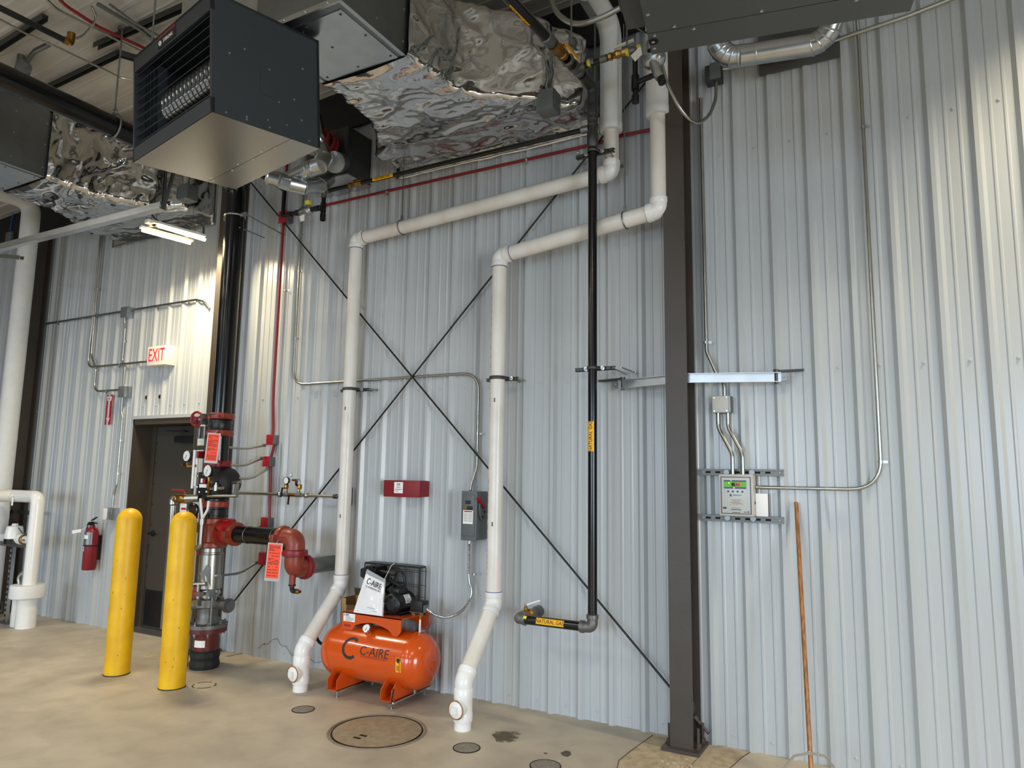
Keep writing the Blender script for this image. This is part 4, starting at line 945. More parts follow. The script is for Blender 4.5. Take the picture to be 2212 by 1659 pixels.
# riser clamp with rods to the wall
cz = at(500, 470, y=RY).z
t = thing('riser_clamp', 'galvanized ring clamp with two rods holding the top of the black riser to the wall', 'pipe clamp', (RX, RY, cz))
mb = MB(); mb.torus((RX, RY, cz), (0, 0, 1), RR+.006, .008, 28, 6); mb.box((RX-RR-.06, RY-.012, cz-.016), (RX-RR, RY+.012, cz+.016)); mb.box((RX+RR, RY-.012, cz-.016), (RX+RR+.08, RY+.012, cz+.016)); mb.build('ring', 'galv', t)
for a, b in (((RX+RR+.06, RY, cz), at(614, 508, y=-.004)), ((RX+RR+.0, RY-.01, cz-.12), at(572, 514, y=-.004))):
    mb = MB(); mb.cyl(a, b, .006, n=8); mb.build('rod', 'galv_dull', t)
# ================================================================ FIRE ALARM CONDUIT (red) AND ITS BOXES
rc = .0125; ry = -.036
rcx = at(603, 468, y=ry).x+.05
def cond(name, label, pts, r, mat, clamps=(), cat='conduit', fil=.12, cmat='galv', group=None):
    pts = [V(p) for p in pts]
    t = thing(name, label, cat, pts[0], group)
    mb = MB(); mb.tube(pts, r, fil, 10, 8); mb.build('tube', mat, t)
    for p, d in clamps:
        mb = MB(); conduit_clamp(mb, p, d, r); d = V(d).normalized(); s = V((0, 1, 0)).cross(d).normalized(); q = V(p)+s*(r+.014); mb.beam(q-d*.008+V((0, r*.4, 0)), q+d*.008+V((0, r*.4, 0)), .026, .004, (0, 1, 0)); mb.build('strap', cmat, t)
    return t
zc = lambda px, py, yy=ry: at(px, py, y=yy)
A = zc(620, 462); B = zc(1446, 287)
cond('red_conduit', 'long red fire alarm conduit running level under the foil duct', [A, (B.x-.55, ry, A.z), (B.x-.40, ry, A.z+.02), (B.x, ry, A.z+.01)], rc, 'red_conduit', [((-2.5, ry, A.z), (1, 0, 0)), ((-3.9, ry, A.z), (1, 0, 0)), (zc(1250, 330), (1, 0, 0))])
cond('red_conduit', 'short red conduit rising behind the shiny vent pipes from the upper red box', [(A.x-.04, ry, A.z), (A.x-.04, ry, 4.83)], rc, 'red_conduit')
cond('red_conduit', 'red conduit dropping from the upper red box to the boxes beside the riser', [(A.x-.04, ry, A.z-.03), (A.x-.04, ry, 2.45), (A.x-.035, ry, 2.3), (A.x-.015+.0, ry, 2.08), (A.x-.015, ry, 1.98)], rc, 'red_conduit', [(zc(617, 628), (0, 0, 1))])
bxs = [(583, 950, .09, .095), (575, 997, .09, .095), (571, 1129, .09, .095), (567, 1207, .1, .11)]
bl = ['small red junction box, topmost of the four beside the riser', 'small red junction box below the topmost one beside the riser', 'small red junction box above the horizontal black pipe', 'small red junction box behind the lower orange tag']
prev = None
for (px, py, w, h), l in zip(bxs, bl):
    p = zc(px, py, -.075)
    t = thing('junction_box', l, 'junction box', p, 'red alarm boxes')
    mb = MB(); mb.cbox((p.x-w*.42, -.072, p.z-h*.46), (p.x+w*.46, -.004, p.z+h*.46), .005); mb.build('box', 'galv_dull', t)
    mb = MB(); mb.cbox((p.x-w*.5, -.078, p.z-h*.5), (p.x+w*.42, -.072, p.z+h*.5), .002); mb.build('cover', 'red_box', t)
    if prev is not None:
        mb = MB(); mb.cyl((p.x+.02, ry, p.z+h*.46), (prev.x+.02, ry, prev.z-h*.46), rc, n=10)
        tag(mb.build('red_conduit', 'red_conduit'), {0: 'stub of red conduit between the two upper red boxes', 1: 'red conduit length passing behind the thin gauge pipe', 2: 'stub of red conduit behind the horizontal black pipe'}[len([1 for q in bxs if q[1] < py])-1], 'conduit')
    prev = p
p = zc(611, 468, -.08)
t = thing('junction_box', 'red junction box high on the wall where the red conduits meet', 'junction box', p, 'red alarm boxes')
mb = MB(); mb.cbox((p.x-.05, -.075, p.z-.055), (p.x+.06, -.004, p.z+.05), .005); mb.build('box', 'galv_dull', t)
mb = MB(); mb.cbox((p.x-.055, -.082, p.z-.06), (p.x+.05, -.075, p.z+.06), .002); mb.build('cover', 'red_box', t)
# whips from the boxes to the riser
def whip(px, py, q, label, rib=False):
    a = zc(px, py, -.06); q = V(q); m = a.lerp(q, .5); m.z = min(a.z, q.z)-.005
    mb = MB(); pts = fillet([a, a.lerp(m, .3)+V((0, 0, .0)), m, q], .5, 8); mb.tube(pts, .011 if not rib else (lambda s: .011+.0012*math.sin(s*400)), 0, 10); mb.bolt(a, (q-a), .016, .03)
    tag(mb.build('flexible_conduit', 'steel_cond' if not rib else 'galv_dull'), label, 'conduit')
whip(573, 962, at(486, 966, y=RY+.02), 'flexible conduit from the topmost red box to the riser pipe')
whip(566, 990, at(488, 1004, y=RY+.02), 'flexible conduit from the second red box to the red coupling')
whip(580, 1012, at(503, 1033, y=RY+.04), 'flexible conduit from the second red box to the black check valve')
whip(561, 1138, at(545, 1146, y=-.2), 'short flexible conduit stub behind the horizontal black pipe')
whip(556, 1215, at(478, 1243, y=RY+.03), 'ribbed flexible conduit from the lowest red box to the riser foot', True)
# ================================================================ AIR LINE WITH GAUGES
my = -.15; mz = 1.463
ml = thing('gauge_pipe', 'thin steel air line with two small gauges running from the riser to a wall bracket', 'pipe', (-4.8, my, mz))
def mp(name, mat, fnc, **k):
    mb = MB(); fnc(mb); return mb.build(name, mat, ml, **k)
xa = at(512, 1066, y=my).x; xb = at(733, 1073, y=my).x
mp('pipe', 'steel_cond', lambda m: m.cyl((xa, my, mz), (xb, my, mz), .0125, n=12))
xs = [at(q, 1068, y=my).x for q in (604, 618, 637, 645, 662)]
for q in (xs[0], xs[4]): mp('union', 'steel_cond', lambda m: m.lathe((q, my, mz), (1, 0, 0), [(.018, -.02), (.024, -.012), (.024, .012), (.018, .02)], 8))
for q in (xs[1], xs[3]): mp('tee', 'cast_grey', lambda m: (m.cyl((q-.03, my, mz), (q+.03, my, mz), .018, n=10), m.cyl((q, my, mz), (q, my, mz+.035), .015, n=10)))
mp('ball_valve', 'brass', lambda m: (m.cyl((xs[1]+.03, my, mz), (xs[3]-.03, my, mz), .017, n=8),))
mp('valve_handle', 'black', lambda m: (m.beam(at(624, 1072, y=my-.02), at(622, 1090, y=my-.03), .016, .008, (0, 1, 0)), m.beam(at(610, 1053, y=my-.02), at(607, 1074, y=my-.03), .014, .008, (0, 1, 0))))
g1 = at(619, 1038, y=my-.02); g2 = at(644, 1043, y=my-.01)
mp('gauge_valve', 'brass', lambda m: (m.tube([(xs[1], my, mz+.03), (xs[1], my, g1.z-.035)], .010, n=8), m.lathe((xs[1], my, mz+.05), (0, 0, 1), [(.016, 0), (.02, .015), (.02, .03), (.014, .045)], 8), m.cyl((xs[1], my, mz+.06), at(611, 1055, y=my-.02), .008, n=6)))
mp('gauge_valve', 'brass', lambda m: (m.tube([(xs[3], my, mz+.03), (xs[3], my, g2.z-.03)], .011, n=8), m.lathe((xs[3]+.01, my, mz+.05), (0, 0, 1), [(.016, 0), (.02, .015), (.02, .03), (.014, .045)], 8), m.cyl(at(632, 1037, y=my), at(641, 1037, y=my), .01, n=8)))
for g, d in ((g1, (.08, -1, 0)), (g2, (.9, .3, 0))):
    o = mp('pressure_gauge', 'black', lambda m: m.lathe(g, d, [(.028, -.016), (.031, -.012), (.031, .008), (.028, .01), (.027, .006)], 20))
    mb = MB(); mb.lathe(g, d, [(.0275, .005), (.0275, .007)], 20); dd = mb.build('dial', 'glass_white', o)
mp('vent_cap', 'galv', lambda m: m.lathe(at(629, 1030, y=my), (0, 0, 1), [(.008, 0), (.012, .01), (.006, .035)], 8))
mp('wall_bracket', 'galv_dark', lambda m: (m.box((xb-.03, -.045, mz-.075), (xb+.03, -.0195, mz+.075)), m.lathe((xb-.06, my, mz), (1, 0, 0), [(.02, 0), (.02, .03)], 10), m.tube([(xb-.02, my, mz), (xb, my, mz), (xb, -.03, mz)], .014, .03, 10)))
# ================================================================ ROD BRACING
def rodb(p, q, label):
    mb = MB(); mb.cyl(p, q, .0076, n=10); tag(mb.build('brace_rod', 'black'), label, 'brace rod', 'crossed brace rods')
yb1, yb2 = -.057, -.0735
P1, P2 = at(505, 1300, y=yb1), at(1385, 190, y=yb1)
rodb(P1-(P2-P1)*.02, P2+(P2-P1)*.02, 'black brace rod rising from the riser foot towards the second heater')
P1, P2 = at(555, 410, y=yb2), at(1452, 1490, y=yb2)
rodb(P1-(P2-P1)*.03, P2+(P2-P1)*.055, 'black brace rod falling from the front heater to the foot of the bolted column')
hwp = V((-1.262, yb2, P2.z-(P1.z-P2.z)/(P2.x-P1.x)*(-1)*0-.0)); hwp = P1+(P2-P1)*((-1.262-P1.x)/(P2.x-P1.x))
t = thing('hillside_washer', 'slotted washer and nut clamping the brace rod to the web of the bolted column', 'washer', hwp)
mb = MB(); mb.lathe(hwp+V((0, 0, .02)), (1, 0, 0), [(.05, 0), (.05, .008), (.032, .03), (.02, .032)], 14); mb.build('washer', 'brown_steel', t)
dr = (P2-P1).normalized()
mb = MB(); mb.lathe(hwp+dr*.04, dr, [(.018, 0), (.018, .025)], 6); mb.cyl(hwp+dr*.06, hwp+dr*.16, .0095, n=8); mb.build('nut', 'brown_steel', t)
# ================================================================ FRONT UNIT HEATER
hFL, hFR, hBR = at(287, 350, z=3.55), at(457, 240, z=3.55), at(692, 320, z=3.60)
ex = (hFR-hFL); HW = ex.length; ex.normalize(); ey0 = hBR-hFR; ez = ex.cross(ey0).normalized(); ey = ez.cross(ex); HD = ey0.dot(ey); HH = .675
HM = Matrix((ex, ey, ez)).transposed().to_4x4(); HM.translation = hFL
hp = HM.to_translation()
h1 = thing('unit_heater', 'dark grey unit heater with open louvres hanging at an angle before the foil duct', 'unit heater', hFL)
def hpart(name, mat, fnc, parent=h1, M=HM, **k):
    mb = MB(M); fnc(mb); return mb.build(name, mat, parent, **k)
tk = .018; fb = .085; ft = .105
def cab(m):
    m.box((0, 0, 0), (tk, HD, HH)); m.box((HW-tk, 0, 0), (HW, HD, HH)); m.box((0, 0, HH-tk), (HW, HD, HH)); m.box((0, HD-tk, 0), (HW, HD, HH))
    m.box((0, 0, 0), (HW, tk, fb)); m.box((0, 0, HH-ft), (HW, tk, HH))
cab_o = hpart('cabinet', 'heater', cab, smooth=False)
hpart('bottom_pan', 'heater_pan', lambda m: (m.box((.004, .004, -.004), (HW-.004, HD*.70, .004)), m.box((.004, HD*.705, -.004), (HW-.004, HD-.004, .004))), smooth=False)
hpart('screw', 'galv', lambda m: [m.lathe(q, d, [(.006, 0), (.006, .003)], 8) for q, d in [((HW, v, w), (1, 0, 0)) for v, w in ((.1, .36), (.19, .42), (.34, .36), (.4, .19), (.08, .02), (.2, .035), (.33, .06), (.45, .07), (.5, .24), (.55, .13), (.56, .45), (.6, .02), (.34, .02), (.2, .02))]+[((u, HD*.72, -.004), (0, 0, -1)) for u in (.05, .3, .55, .8)]+[((u, HD*.68, -.004), (0, 0, -1)) for u in (.08, .42, .7)]])
hpart('access_panel', 'heater', lambda m: m.box((HW, HD*.42, .2), (HW+.002, HD*.62, .36)), cab_o, smooth=False)
hpart('inside', 'dark_inside', lambda m: m.box((tk, .33, .01), (HW-tk, .34, HH-tk)), smooth=False)
lz0, lz1 = fb, HH-ft
for k in range(9):
    z = lz0+.025+(lz1-lz0-.04)*k/8
    hpart('louver', 'heater', lambda m: (m.add([(tk, .004, z-.010), (HW-tk, .004, z-.010), (HW-tk, .007, z-.013), (tk, .007, z-.013), (tk, .026, z+.016), (HW-tk, .026, z+.016), (HW-tk, .029, z+.013), (tk, .029, z+.013)], [(0, 1, 5, 4), (3, 7, 6, 2), (0, 3, 2, 1), (4, 5, 6, 7), (0, 4, 7, 3), (1, 2, 6, 5)])), smooth=False)
for u in (.05, .09, .14, .2, HW-.05): hpart('vertical_blade', 'heater', lambda m: m.box((u, .06, lz0), (u+.003, .12, lz1)), smooth=False)
def tubes(m):
    for k in range(17):
        u = .10+(HW-.2)*k/16
        m.tube([(u, .30, lz0+.33), (u, .10, lz0+.33), (u, .10, lz0+.17), (u, .30, lz0+.16)], .0205, .06, 10, 6)
hpart('heat_exchanger', 'galv', tubes)
nb = hpart('name_badge', 'ink', lambda m: m.box((HW*.36, -.003, HH-.09), (HW*.58, 0, HH-.016)), smooth=False)
hpart('badge_stripe', 'red_paint', lambda m: m.box((HW*.36, -.004, HH-.032), (HW*.58, -.002, HH-.016)), nb, smooth=False)
hpart('lettering', 'paper', lambda m: (m.text('STERLING', (HW*.485, -.0035, HH-.062), (1, 0, 0), (0, 0, 1), .021, sx=.95), m.torus((HW*.385, -.004, HH-.062), (0, 1, 0), .012, .0035, 18, 5)), nb)
for u, v in ((.05, .08), (HW-.05, .08), (.05, HD-.08), (HW-.05, HD-.08)):
    mb = MB(); a = HM @ V((u, v, HH)); mb.cyl(a, (a.x, a.y, ceil_z(a.x)-.0), .006, n=8); mb.build('hanger_rod', 'galv_dull', h1)
# ================================================================ SECOND UNIT HEATER, over the column
Z2 = 3.62
q0, q1 = at(1408, 118, z=Z2), at(1966, 24, z=Z2)
ex2 = (q1-q0); W2 = ex2.length; ex2.normalize(); ez2 = V((0, 0, 1)); ey2 = ez2.cross(ex2)
lft = at(1370, 0, z=Z2)-q0; 
H2 = Matrix((ex2, ey2, ez2)).transposed().to_4x4(); H2.translation = q0
h2 = thing('unit_heater', 'dark grey unit heater seen from below over the bolted column', 'unit heater', q0)
hpart('cabinet', 'heater2', lambda m: (m.box((0, -.75, .0), (W2, -.165, .6)), m.box((0, -.16, .0), (W2, 0, .6))), h2, H2, smooth=False)
hpart('screw', 'galv', lambda m: [m.lathe(q, (0, 0, -1), [(.008, 0), (.008, .005), (.004, .007)], 8) for q in [(u, -.185, 0) for u in (.12, .48, .8)]+[(u, -.145, 0) for u in (.03, .2, .85)]+[(.018, -.05, 0), (.018, -.1, 0), (.02, -.3, 0), (W2-.04, -.13, 0)]], h2, H2)
hpart('knockout', 'hole', lambda m: (m.lathe((-.002, -.085, .045), (-1, 0, 0), [(.03, -.02), (.03, .003)], 16), m.lathe((.02, -.1, -.002), (0, 0, -1), [(.022, 0), (.022, .002)], 16)), h2, H2)
for u, v in ((.05, -.08), (W2-.05, -.08), (.05, -.67), (W2-.05, -.67)):
    mb = MB(); a = H2 @ V((u, v, .6)); mb.cyl(a, (a.x, a.y, ceil_z(a.x)), .006, n=8); mb.build('hanger_rod', 'galv_dull', h2)
hpart('side_cover', 'heater2', lambda m: (m.box((-.10, -.5, .08), (-.004, -.1, .34))), h2, H2, smooth=False)
hpart('control_wire', 'wire', lambda m: m.tube([(-.1, -.4, .1), (-.09, -.33, .02), (-.03, -.22, -.01), (.0, -.12, .03)], .004, .05, 6), h2, H2)
# galvanized combustion pipes behind it
ve = thing('vent_duct', 'galvanized round vent loop with two elbows behind the second heater', 'vent pipe', (-.6, -.35, 4.4))
va, vb_ = at(1562, 112, y=-.33), at(1790, 72, y=-.33)
def vpart(name, fnc, mat='galv', parent=ve):
    mb = MB(); fnc(mb); return mb.build(name, mat, parent)
vr = .068
za = (at(1600, 118, y=-.33).z+at(1750, 95, y=-.33).z)/2
eL, eR = at(1598, 121, y=-.37), at(1752, 97, y=-.27)
vpart('pipe', lambda m: (m.cyl(eL, eR, vr, n=24), m.lathe(eL.lerp(eR, .2), eR-eL, [(vr*1.03, 0), (vr*1.05, .006), (vr*1.03, .012)], 24)))
for s, p in ((1, va), (-1, vb_)):
    base = eL.copy() if s == 1 else eR.copy(); pts = []
    for k in range(6):
        a = PI/2*k/5; pts.append(base+V((-s*.13*math.sin(a), -.05*(1-math.cos(a)), .13*(1-math.cos(a)))))
    pts.append(pts[-1]+V((0, -.05, .4)))
    mb = MB()
    for a, b in zip(pts[:-1], pts[1:]):
        d = (b-a).normalized(); mb.cyl(a-d*.012, b+d*.012, vr*1.02, n=24); mb.lathe(a, d, [(vr*1.04, -.005), (vr*1.07, 0), (vr*1.04, .005)], 24)
    mb.build('elbow', 'galv', ve, ang=30)
mb = MB(); a, b = at(1640, 150, y=-.03), at(1812, 100, y=-.03); mb.box((a.x, -.045, at(1750, 136, y=-.04).z), (b.x, -.02, za+.5)); mb.build('wall_plate', 'heater2', ve, smooth=False)
# electrical box and whip beside it
eb = at(1541, 154, y=-.09)
t = thing('junction_box', 'grey junction box under the vent loop next to the bolted column', 'junction box', eb)
mb = MB(); mb.cbox(eb+V((-.06, .0, -.065)), eb+V((.05, .085, .055)), .004); mb.build('box', 'galv_dark', t)
mb = MB(); mb.cbox(eb+V((-.025, -.012, -.06)), eb+V((.052, .0, .06)), .004); mb.build('cover', 'grey_box', t)
mb = MB(); pts = fillet([at(1425, 120, y=-.55), at(1440, 180, y=-.5), at(1470, 238, y=-.42), at(1503, 272, y=-.3), at(1533, 250, y=-.2), at(1546, 215, y=-.12), at(1548, 172, y=-.07)], .3, 8)
mb.tube(pts, .0115, 0, 10); tag(mb.build('flexible_conduit', 'steel_cond'), 'loop of flexible conduit hanging from the second heater to the grey box', 'conduit')
cond('wall_conduit', 'bare conduit running up behind the second heater to the upper edge of the photo', [at(1562, 150, y=-.06), at(1700, 125, y=-.06), at(1830, 78, y=-.06), at(1960, 35, y=-.06), at(2080, -12, y=-.06)], .014, 'steel_cond', fil=.3)
# ================================================================ DUCTS
def wob(p, a, f, s=0.): return V((noise.noise(p*f+V((s, 0, 0))), noise.noise(p*f+V((0, s+9, 0))), noise.noise(p*f+V((0, 0, s+17)))))*a
def foil_loft(sections, mat, name, parent, amp=.018, rows=120, per=190, seed=0., closed_end=False):
    """sections: (y, x0, x1, z0, z1); a wrapped skin with crumples"""
    S = sections; vs = []; fs = []
    ys = [s[0] for s in S]
    for i in range(rows+1):
        t = i/rows; y = ys[0]+(ys[-1]-ys[0])*t
        for j in range(len(S)-1):
            if S[j][0] <= y+1e-9 <= S[j+1][0]+2e-9: break
        s = (y-S[j][0])/(S[j+1][0]-S[j][0]); s = min(1, max(0, s)); s = s*s*(3-2*s)
        x0, x1, z0, z1 = [S[j][q]+(S[j+1][q]-S[j][q])*s for q in (1, 2, 3, 4)]
        w, h = x1-x0, z1-z0; c = .035; tot = 2*(w+h)
        for k in range(per):
            d = tot*k/per
            if d < w: p = (x0+d, z0)
            elif d < w+h: p = (x1, z0+d-w)
            elif d < 2*w+h: p = (x1-(d-w-h), z1)
            else: p = (x0, z1-(d-2*w-h))
            px, pz = p
            # round the corners
            cx, cz = min(max(px, x0+c), x1-c), min(max(pz, z0+c), z1-c)
            e = V((px-cx, 0, pz-cz))
            if e.length > c: e = e.normalized()*c
            P = V((cx, y, cz))+e
            edge = .25+.75*min(1, t*rows/3, (1-t)*rows/2+.2)
            n = wob(P, amp, 3.6, seed)
            nrm = e.normalized() if e.length > 1e-6 else V((0, 0, 0))
            Q = P+n*2
            r1 = 1-abs(noise.noise(V((Q.x*2.6+Q.z*3.1+seed, Q.y*5.2-Q.z*2.2, seed*2+Q.z*3))))
            r2 = 1-abs(noise.noise(V((Q.x*9-Q.y*5+seed*3, Q.y*8+Q.x*5, Q.z*9-Q.y*4))))
            r3 = noise.noise(Q*21+V((seed, 0, 0)))
            msk = .25+.75*max(0, min(1, .5+1.6*noise.noise(P*1.9+V((0, seed, 5)))))
            fold = .020*r1**5+.013*msk*r2**4+.0035*msk*r3
            sag = -.02*math.sin(PI*min(1, max(0, (px-x0)/w)))*(1 if pz < z0+.01 else 0)
            P = P+n*edge+V((0, 0, sag*edge))+nrm*fold*edge
            P.y = min(P.y, -.027) if i == rows else P.y
            vs.append(P)
    for i in range(rows):
        for k in range(per):
            k2 = (k+1) % per; fs.append((i*per+k, i*per+k2, (i+1)*per+k2, (i+1)*per+k))
    mb = MB(); mb.add(vs, fs); return mb.build(name, mat, parent, ang=60)
def duct(dx, zb, x0, x1, yf, yk, px0, px1, label, seed, damper, flange):
    t = thing('air_duct', label, 'air duct', (x0, yf, zb))
    def P(name, mat, fnc, parent=t, **k):
        mb = MB(); fnc(mb); return mb.build(name, mat, parent, **k)
    zt = zb+.62
    P('metal_box', 'galv_dull', lambda m: (m.box((x0, yf, zb), (x1, yk, zt)),), smooth=False)
    P('trunk', 'galv', lambda m: m.box((x0-.75, yf+.01, zb+.13), (x0+.05, yk, zt-.02)), smooth=False)
    P('corner_flange', 'galv', lambda m: (m.box((x0-.006, yf-.012, zb-.004), (x1+.006, yf, zb+.03)), m.box((x0-.006, yf, zb-.003), (x0+.02, yk, zb)), m.box((x1-.02, yf, zb-.003), (x1+.006, yk, zb))), smooth=False)
    ap = P('access_panel', 'galv', lambda m: m.box((x0+.05, yf+.05, zb-.006), (x1-.05, yk-.04, zb)), smooth=False)
    P('screw', 'galv_dark', lambda m: [m.lathe((u, v, zb-.006), (0, 0, -1), [(.008, 0), (.008, .003)], 8) for u in (x0+.08, (x0+x1)/2, x1-.08) for v in (yf+.08, yf+.3, yk-.08)], ap)
    P('screw', 'galv', lambda m: [m.lathe((u, yf-.012, zb+.015), (0, -1, 0), [(.007, 0), (.007, .005)], 8) for u in (x0+.08, x0+.25, x0+.42, x1-.1)]+[m.lathe((x1, v, w), (1, 0, 0), [(.007, 0), (.007, .005)], 8) for v in (yf+.05, yf+.3, yk-.06) for w in (zb+.08, zb+.3, zb+.5)])
    sec = [(yk-.03, x0-.02, x1+.02, zb-.012, zt+.02), (yk+.35, x0+.0, x1+.08, zb-.02, zt+.02), (-.52, px0+.22, px1-.16, zb-.02, zt-.05), (-.36, px0, px1, zb+.0, zt-.08), (-.022, px0, px1, zb+.02, zt-.1)]
    f = foil_loft(sec, 'foil', 'foil_wrap', t, seed=seed)
    # foil skirt taped flat to the wall
    vs = []; fs = []; n = 40; m_ = 6
    for i in range(n+1):
        for j in range(m_+1):
            x = px0-.03+(px1-px0+.06)*i/n; z = flange+(zb+.06-flange)*j/m_+(.014*noise.noise(V((x*4, j, seed))) if j == 0 else 0)
            vs.append((x, -.028-.012*abs(noise.noise(V((x*9, z*9, seed))))-.01*j/m_, z))
    for i in range(n):
        for j in range(m_): a = i*(m_+1)+j; fs.append((a, a+m_+1, a+m_+2, a+1))
    mb = MB(); mb.add(vs, fs); o = mb.build('foil_skirt', 'foil', t, ang=60)
    md = o.modifiers.new('thick', 'SOLIDIFY'); md.thickness = .004
    if damper:
        d = V(damper)
        db = P('damper_box', 'grey_box', lambda m: (m.cbox(d+V((-.068, -.01, -.07)), d+V((.068, .12, .08)), .006),))
        P('damper_stem', 'galv_dull', lambda m: (m.cyl(d+V((-.08, -.005, -.05)), d+V((-.08, -.005, .06)), .006, n=6), m.cyl(d+V((.08, -.005, -.05)), d+V((.08, -.005, .06)), .006, n=6)), db)
    mb = MB()
    for u in (x0+.03, x1-.03): mb.box((u-.02, yf+.1, zt), (u+.02, yf+.104, ceil_z(u)-.02))
    mb.build('hanger_strap', 'galv_dull', t, smooth=False)
    return t
zb = 4.3
a, b, c_ = at(545, 80, z=zb), at(712, 182, z=zb), at(885, 128, z=zb)
duct(0, zb, (a.x+b.x)/2, c_.x, a.y, b.y, at(862, 340, y=-.05).x, at(1290, 230, y=-.05).x, 'foil wrapped air duct with plain metal box end, right behind the gas pipe', 1.3, at(1177, 217, y=-.60), at(862, 388, y=-.03).z)
e, f_ = at(105, 385, z=zb), at(40, 405, z=zb)
duct(0, zb, e.x-.70, e.x, e.y-.62, e.y, at(245, 520, y=-.05).x, at(468, 480, y=-.05).x-.1, 'foil wrapped air duct above the strip light, near the door', 6.1, at(395, 415, y=-.60), at(245, 535, y=-.03).z)
# ================================================================ VENTS OF THE FRONT HEATER
fx = thing('flue_assembly', 'galvanized elbows and grey wall box behind the front heater', 'vent pipe', (-4.4, -.3, 4.4))
def fpart(name, mat, fnc, parent=fx, **k):
    mb = MB(); fnc(mb); return mb.build(name, mat, parent, **k)
c0, c1 = at(660, 385, y=-.33), at(752, 300, y=-.33)
fpart('wall_box', 'galv_dark', lambda m: m.box((c0.x, -.33, at(752, 374, y=-.33).z), (c1.x, -.021, at(752, 272, y=-.33).z)), smooth=False)
fpart('bottom_pan', 'galv', lambda m: m.box((c0.x-.02, -.34, at(752, 374, y=-.33).z-.012), (c1.x+.02, -.021, at(752, 374, y=-.33).z-.002)), smooth=False)
g0_ = at(705, 315, y=-.42)
fpart('red_seal', 'silicone', lambda m: [m.torus(g0_+V((0, -.03*k, .01*k)), (.25, -1, .2), r_, .018, 26, 8) for k, r_ in ((0, .11), (1, .1), (3, .085))])
fpart('flue_elbow', 'chrome', lambda m: m.tube([g0_+V((0, .05, 0)), g0_+V((-.0, -.1, .0)), g0_+V((-.05, -.13, .22))], .075, .1, 20, 8))
def seg_elbow(pts, r):
    mb = MB(); pts = [V(p) for p in pts]
    for p, q in zip(pts[:-1], pts[1:]):
        d = (q-p).normalized(); mb.cyl(p-d*.015, q+d*.015, r, n=22); mb.lathe(p, d, [(r*1.02, -.006), (r*1.05, 0), (r*1.02, .006)], 22)
    return mb.build('elbow', 'galv', fx, ang=30)
yv = -.72
pA, pB = at(618, 392, y=yv), at(668, 366, y=yv)
fpart('vent_pipe', 'galv', lambda m: (m.cyl(pA, pB+(pB-pA)*.2, .066, n=24), m.lathe(pA, pB-pA, [(.069, 0), (.072, .006), (.069, .012)], 24)))
seg_elbow([pB, at(690, 358, y=yv+.02), at(700, 342, y=yv+.08), at(694, 325, y=yv+.1), at(676, 318, y=yv+.08), at(655, 312, y=yv)], .068)
seg_elbow([at(580, 382, y=-.95), at(600, 388, y=-.9), at(622, 396, y=-.8), at(655, 404, y=-.7), at(690, 400, y=-.55), at(708, 388, y=-.35)], .062)
fpart('wall_collar', 'galv', lambda m: m.cyl(at(722, 350, y=-.5), at(735, 352, y=-.33), .09, n=22))
# ================================================================ CEILING SERVICES
def ceil_at(px, py):
    z = 5.25
    for _ in range(6): p = at(px, py, z=z); z = ceil_z(p.x)-.035
    return at(px, py, z=z)
def cstrut(a, b, label, drop=0.):
    a, b = ceil_at(*a), ceil_at(*b)
    t = MB(); w = .021
    d = (b-a).normalized(); n = d.cross(V((0, 0, 1))).normalized()
    for o, ww, hh in ((V((0, 0, 0)), .045, .004), (n*.0205, .004, .045), (n*-.0205, .004, .045)):
        z = V((0, 0, -drop-(.0 if hh < .01 else .022))); t.beam(a+o+z, b+o+z, ww, hh)
    tag(t.build('strut_channel', 'galv_dark', smooth=False), label, 'strut channel', 'struts under the roof')
cstrut((-15, 106), (98, 32), 'dark strut channel under the roof crossing the corner of the photo')
cstrut((101, 187), (258, 110), 'dark strut channel under the roof above the thick black pipe')
cstrut((207, 95), (415, 2), 'dark strut channel under the roof beside the red conduit')
cstrut((263, 92), (330, 112), 'short dark strut channel hanging just above the front heater', .08)
def cline(pts, r, mat, label, name='roof_conduit', cat='conduit', drop=.05, rib=False, fil=.25):
    p = [ceil_at(*q)+V((0, 0, -drop)) for q in pts]
    mb = MB(); p = fillet(p, fil, 6)
    if rib:
        q = []
        for a, b in zip(p[:-1], p[1:]):
            n = max(1, int((b-a).length/.02)); q += [a.lerp(b, k/n) for k in range(n)]
        q.append(p[-1]); cnt = len(q); mb.tube(q, lambda s: r*(1+.12*((round(s*(cnt-1))) % 2)), 0, 8)
    else: mb.tube(p, r, 0, 8)
    tag(mb.build(name, mat), label, cat)
cline([(118, -30), (140, -3), (215, 46), (330, 100)], .013, 'red_conduit', 'red conduit under the roof ending at the front heater')
cline([(100, -20), (122, 3), (262, 75), (318, 102)], .011, 'steel_cond', 'bare conduit under the roof alongside the red conduit', drop=.06)
cline([(212, -5), (240, 12), (305, 52), (345, 84)], .016, 'galv_dull', 'ribbed flexible conduit under the roof by the top of the heater', rib=True)
cline([(238, -4), (290, 35), (357, 73)], .011, 'steel_cond', 'bare conduit between the ribbed conduit and the heater top', drop=.05)
cline([(200, -5), (210, 20), (202, 36), (180, 62), (135, 72)], .009, 'steel_cond', 'curved cable whip hanging from the roof in a loop', drop=.07)
cline([(-10, 2), (60, 42), (135, 76), (240, 128), (262, 140), (300, 147)], .009, 'steel_cond', 'thin conduit crossing under the struts to the heater side', drop=.12)
pa, pb = at(-10, 12, z=4.85), at(146, 90, z=4.85)
t = thing('gas_pipe', 'black pipe under the roof ending in a small elbow at the upper corner', 'gas pipe', pb)
mb = MB(); mb.cyl(pa, pb, .022, n=12); mb.build('pipe', 'black', t)
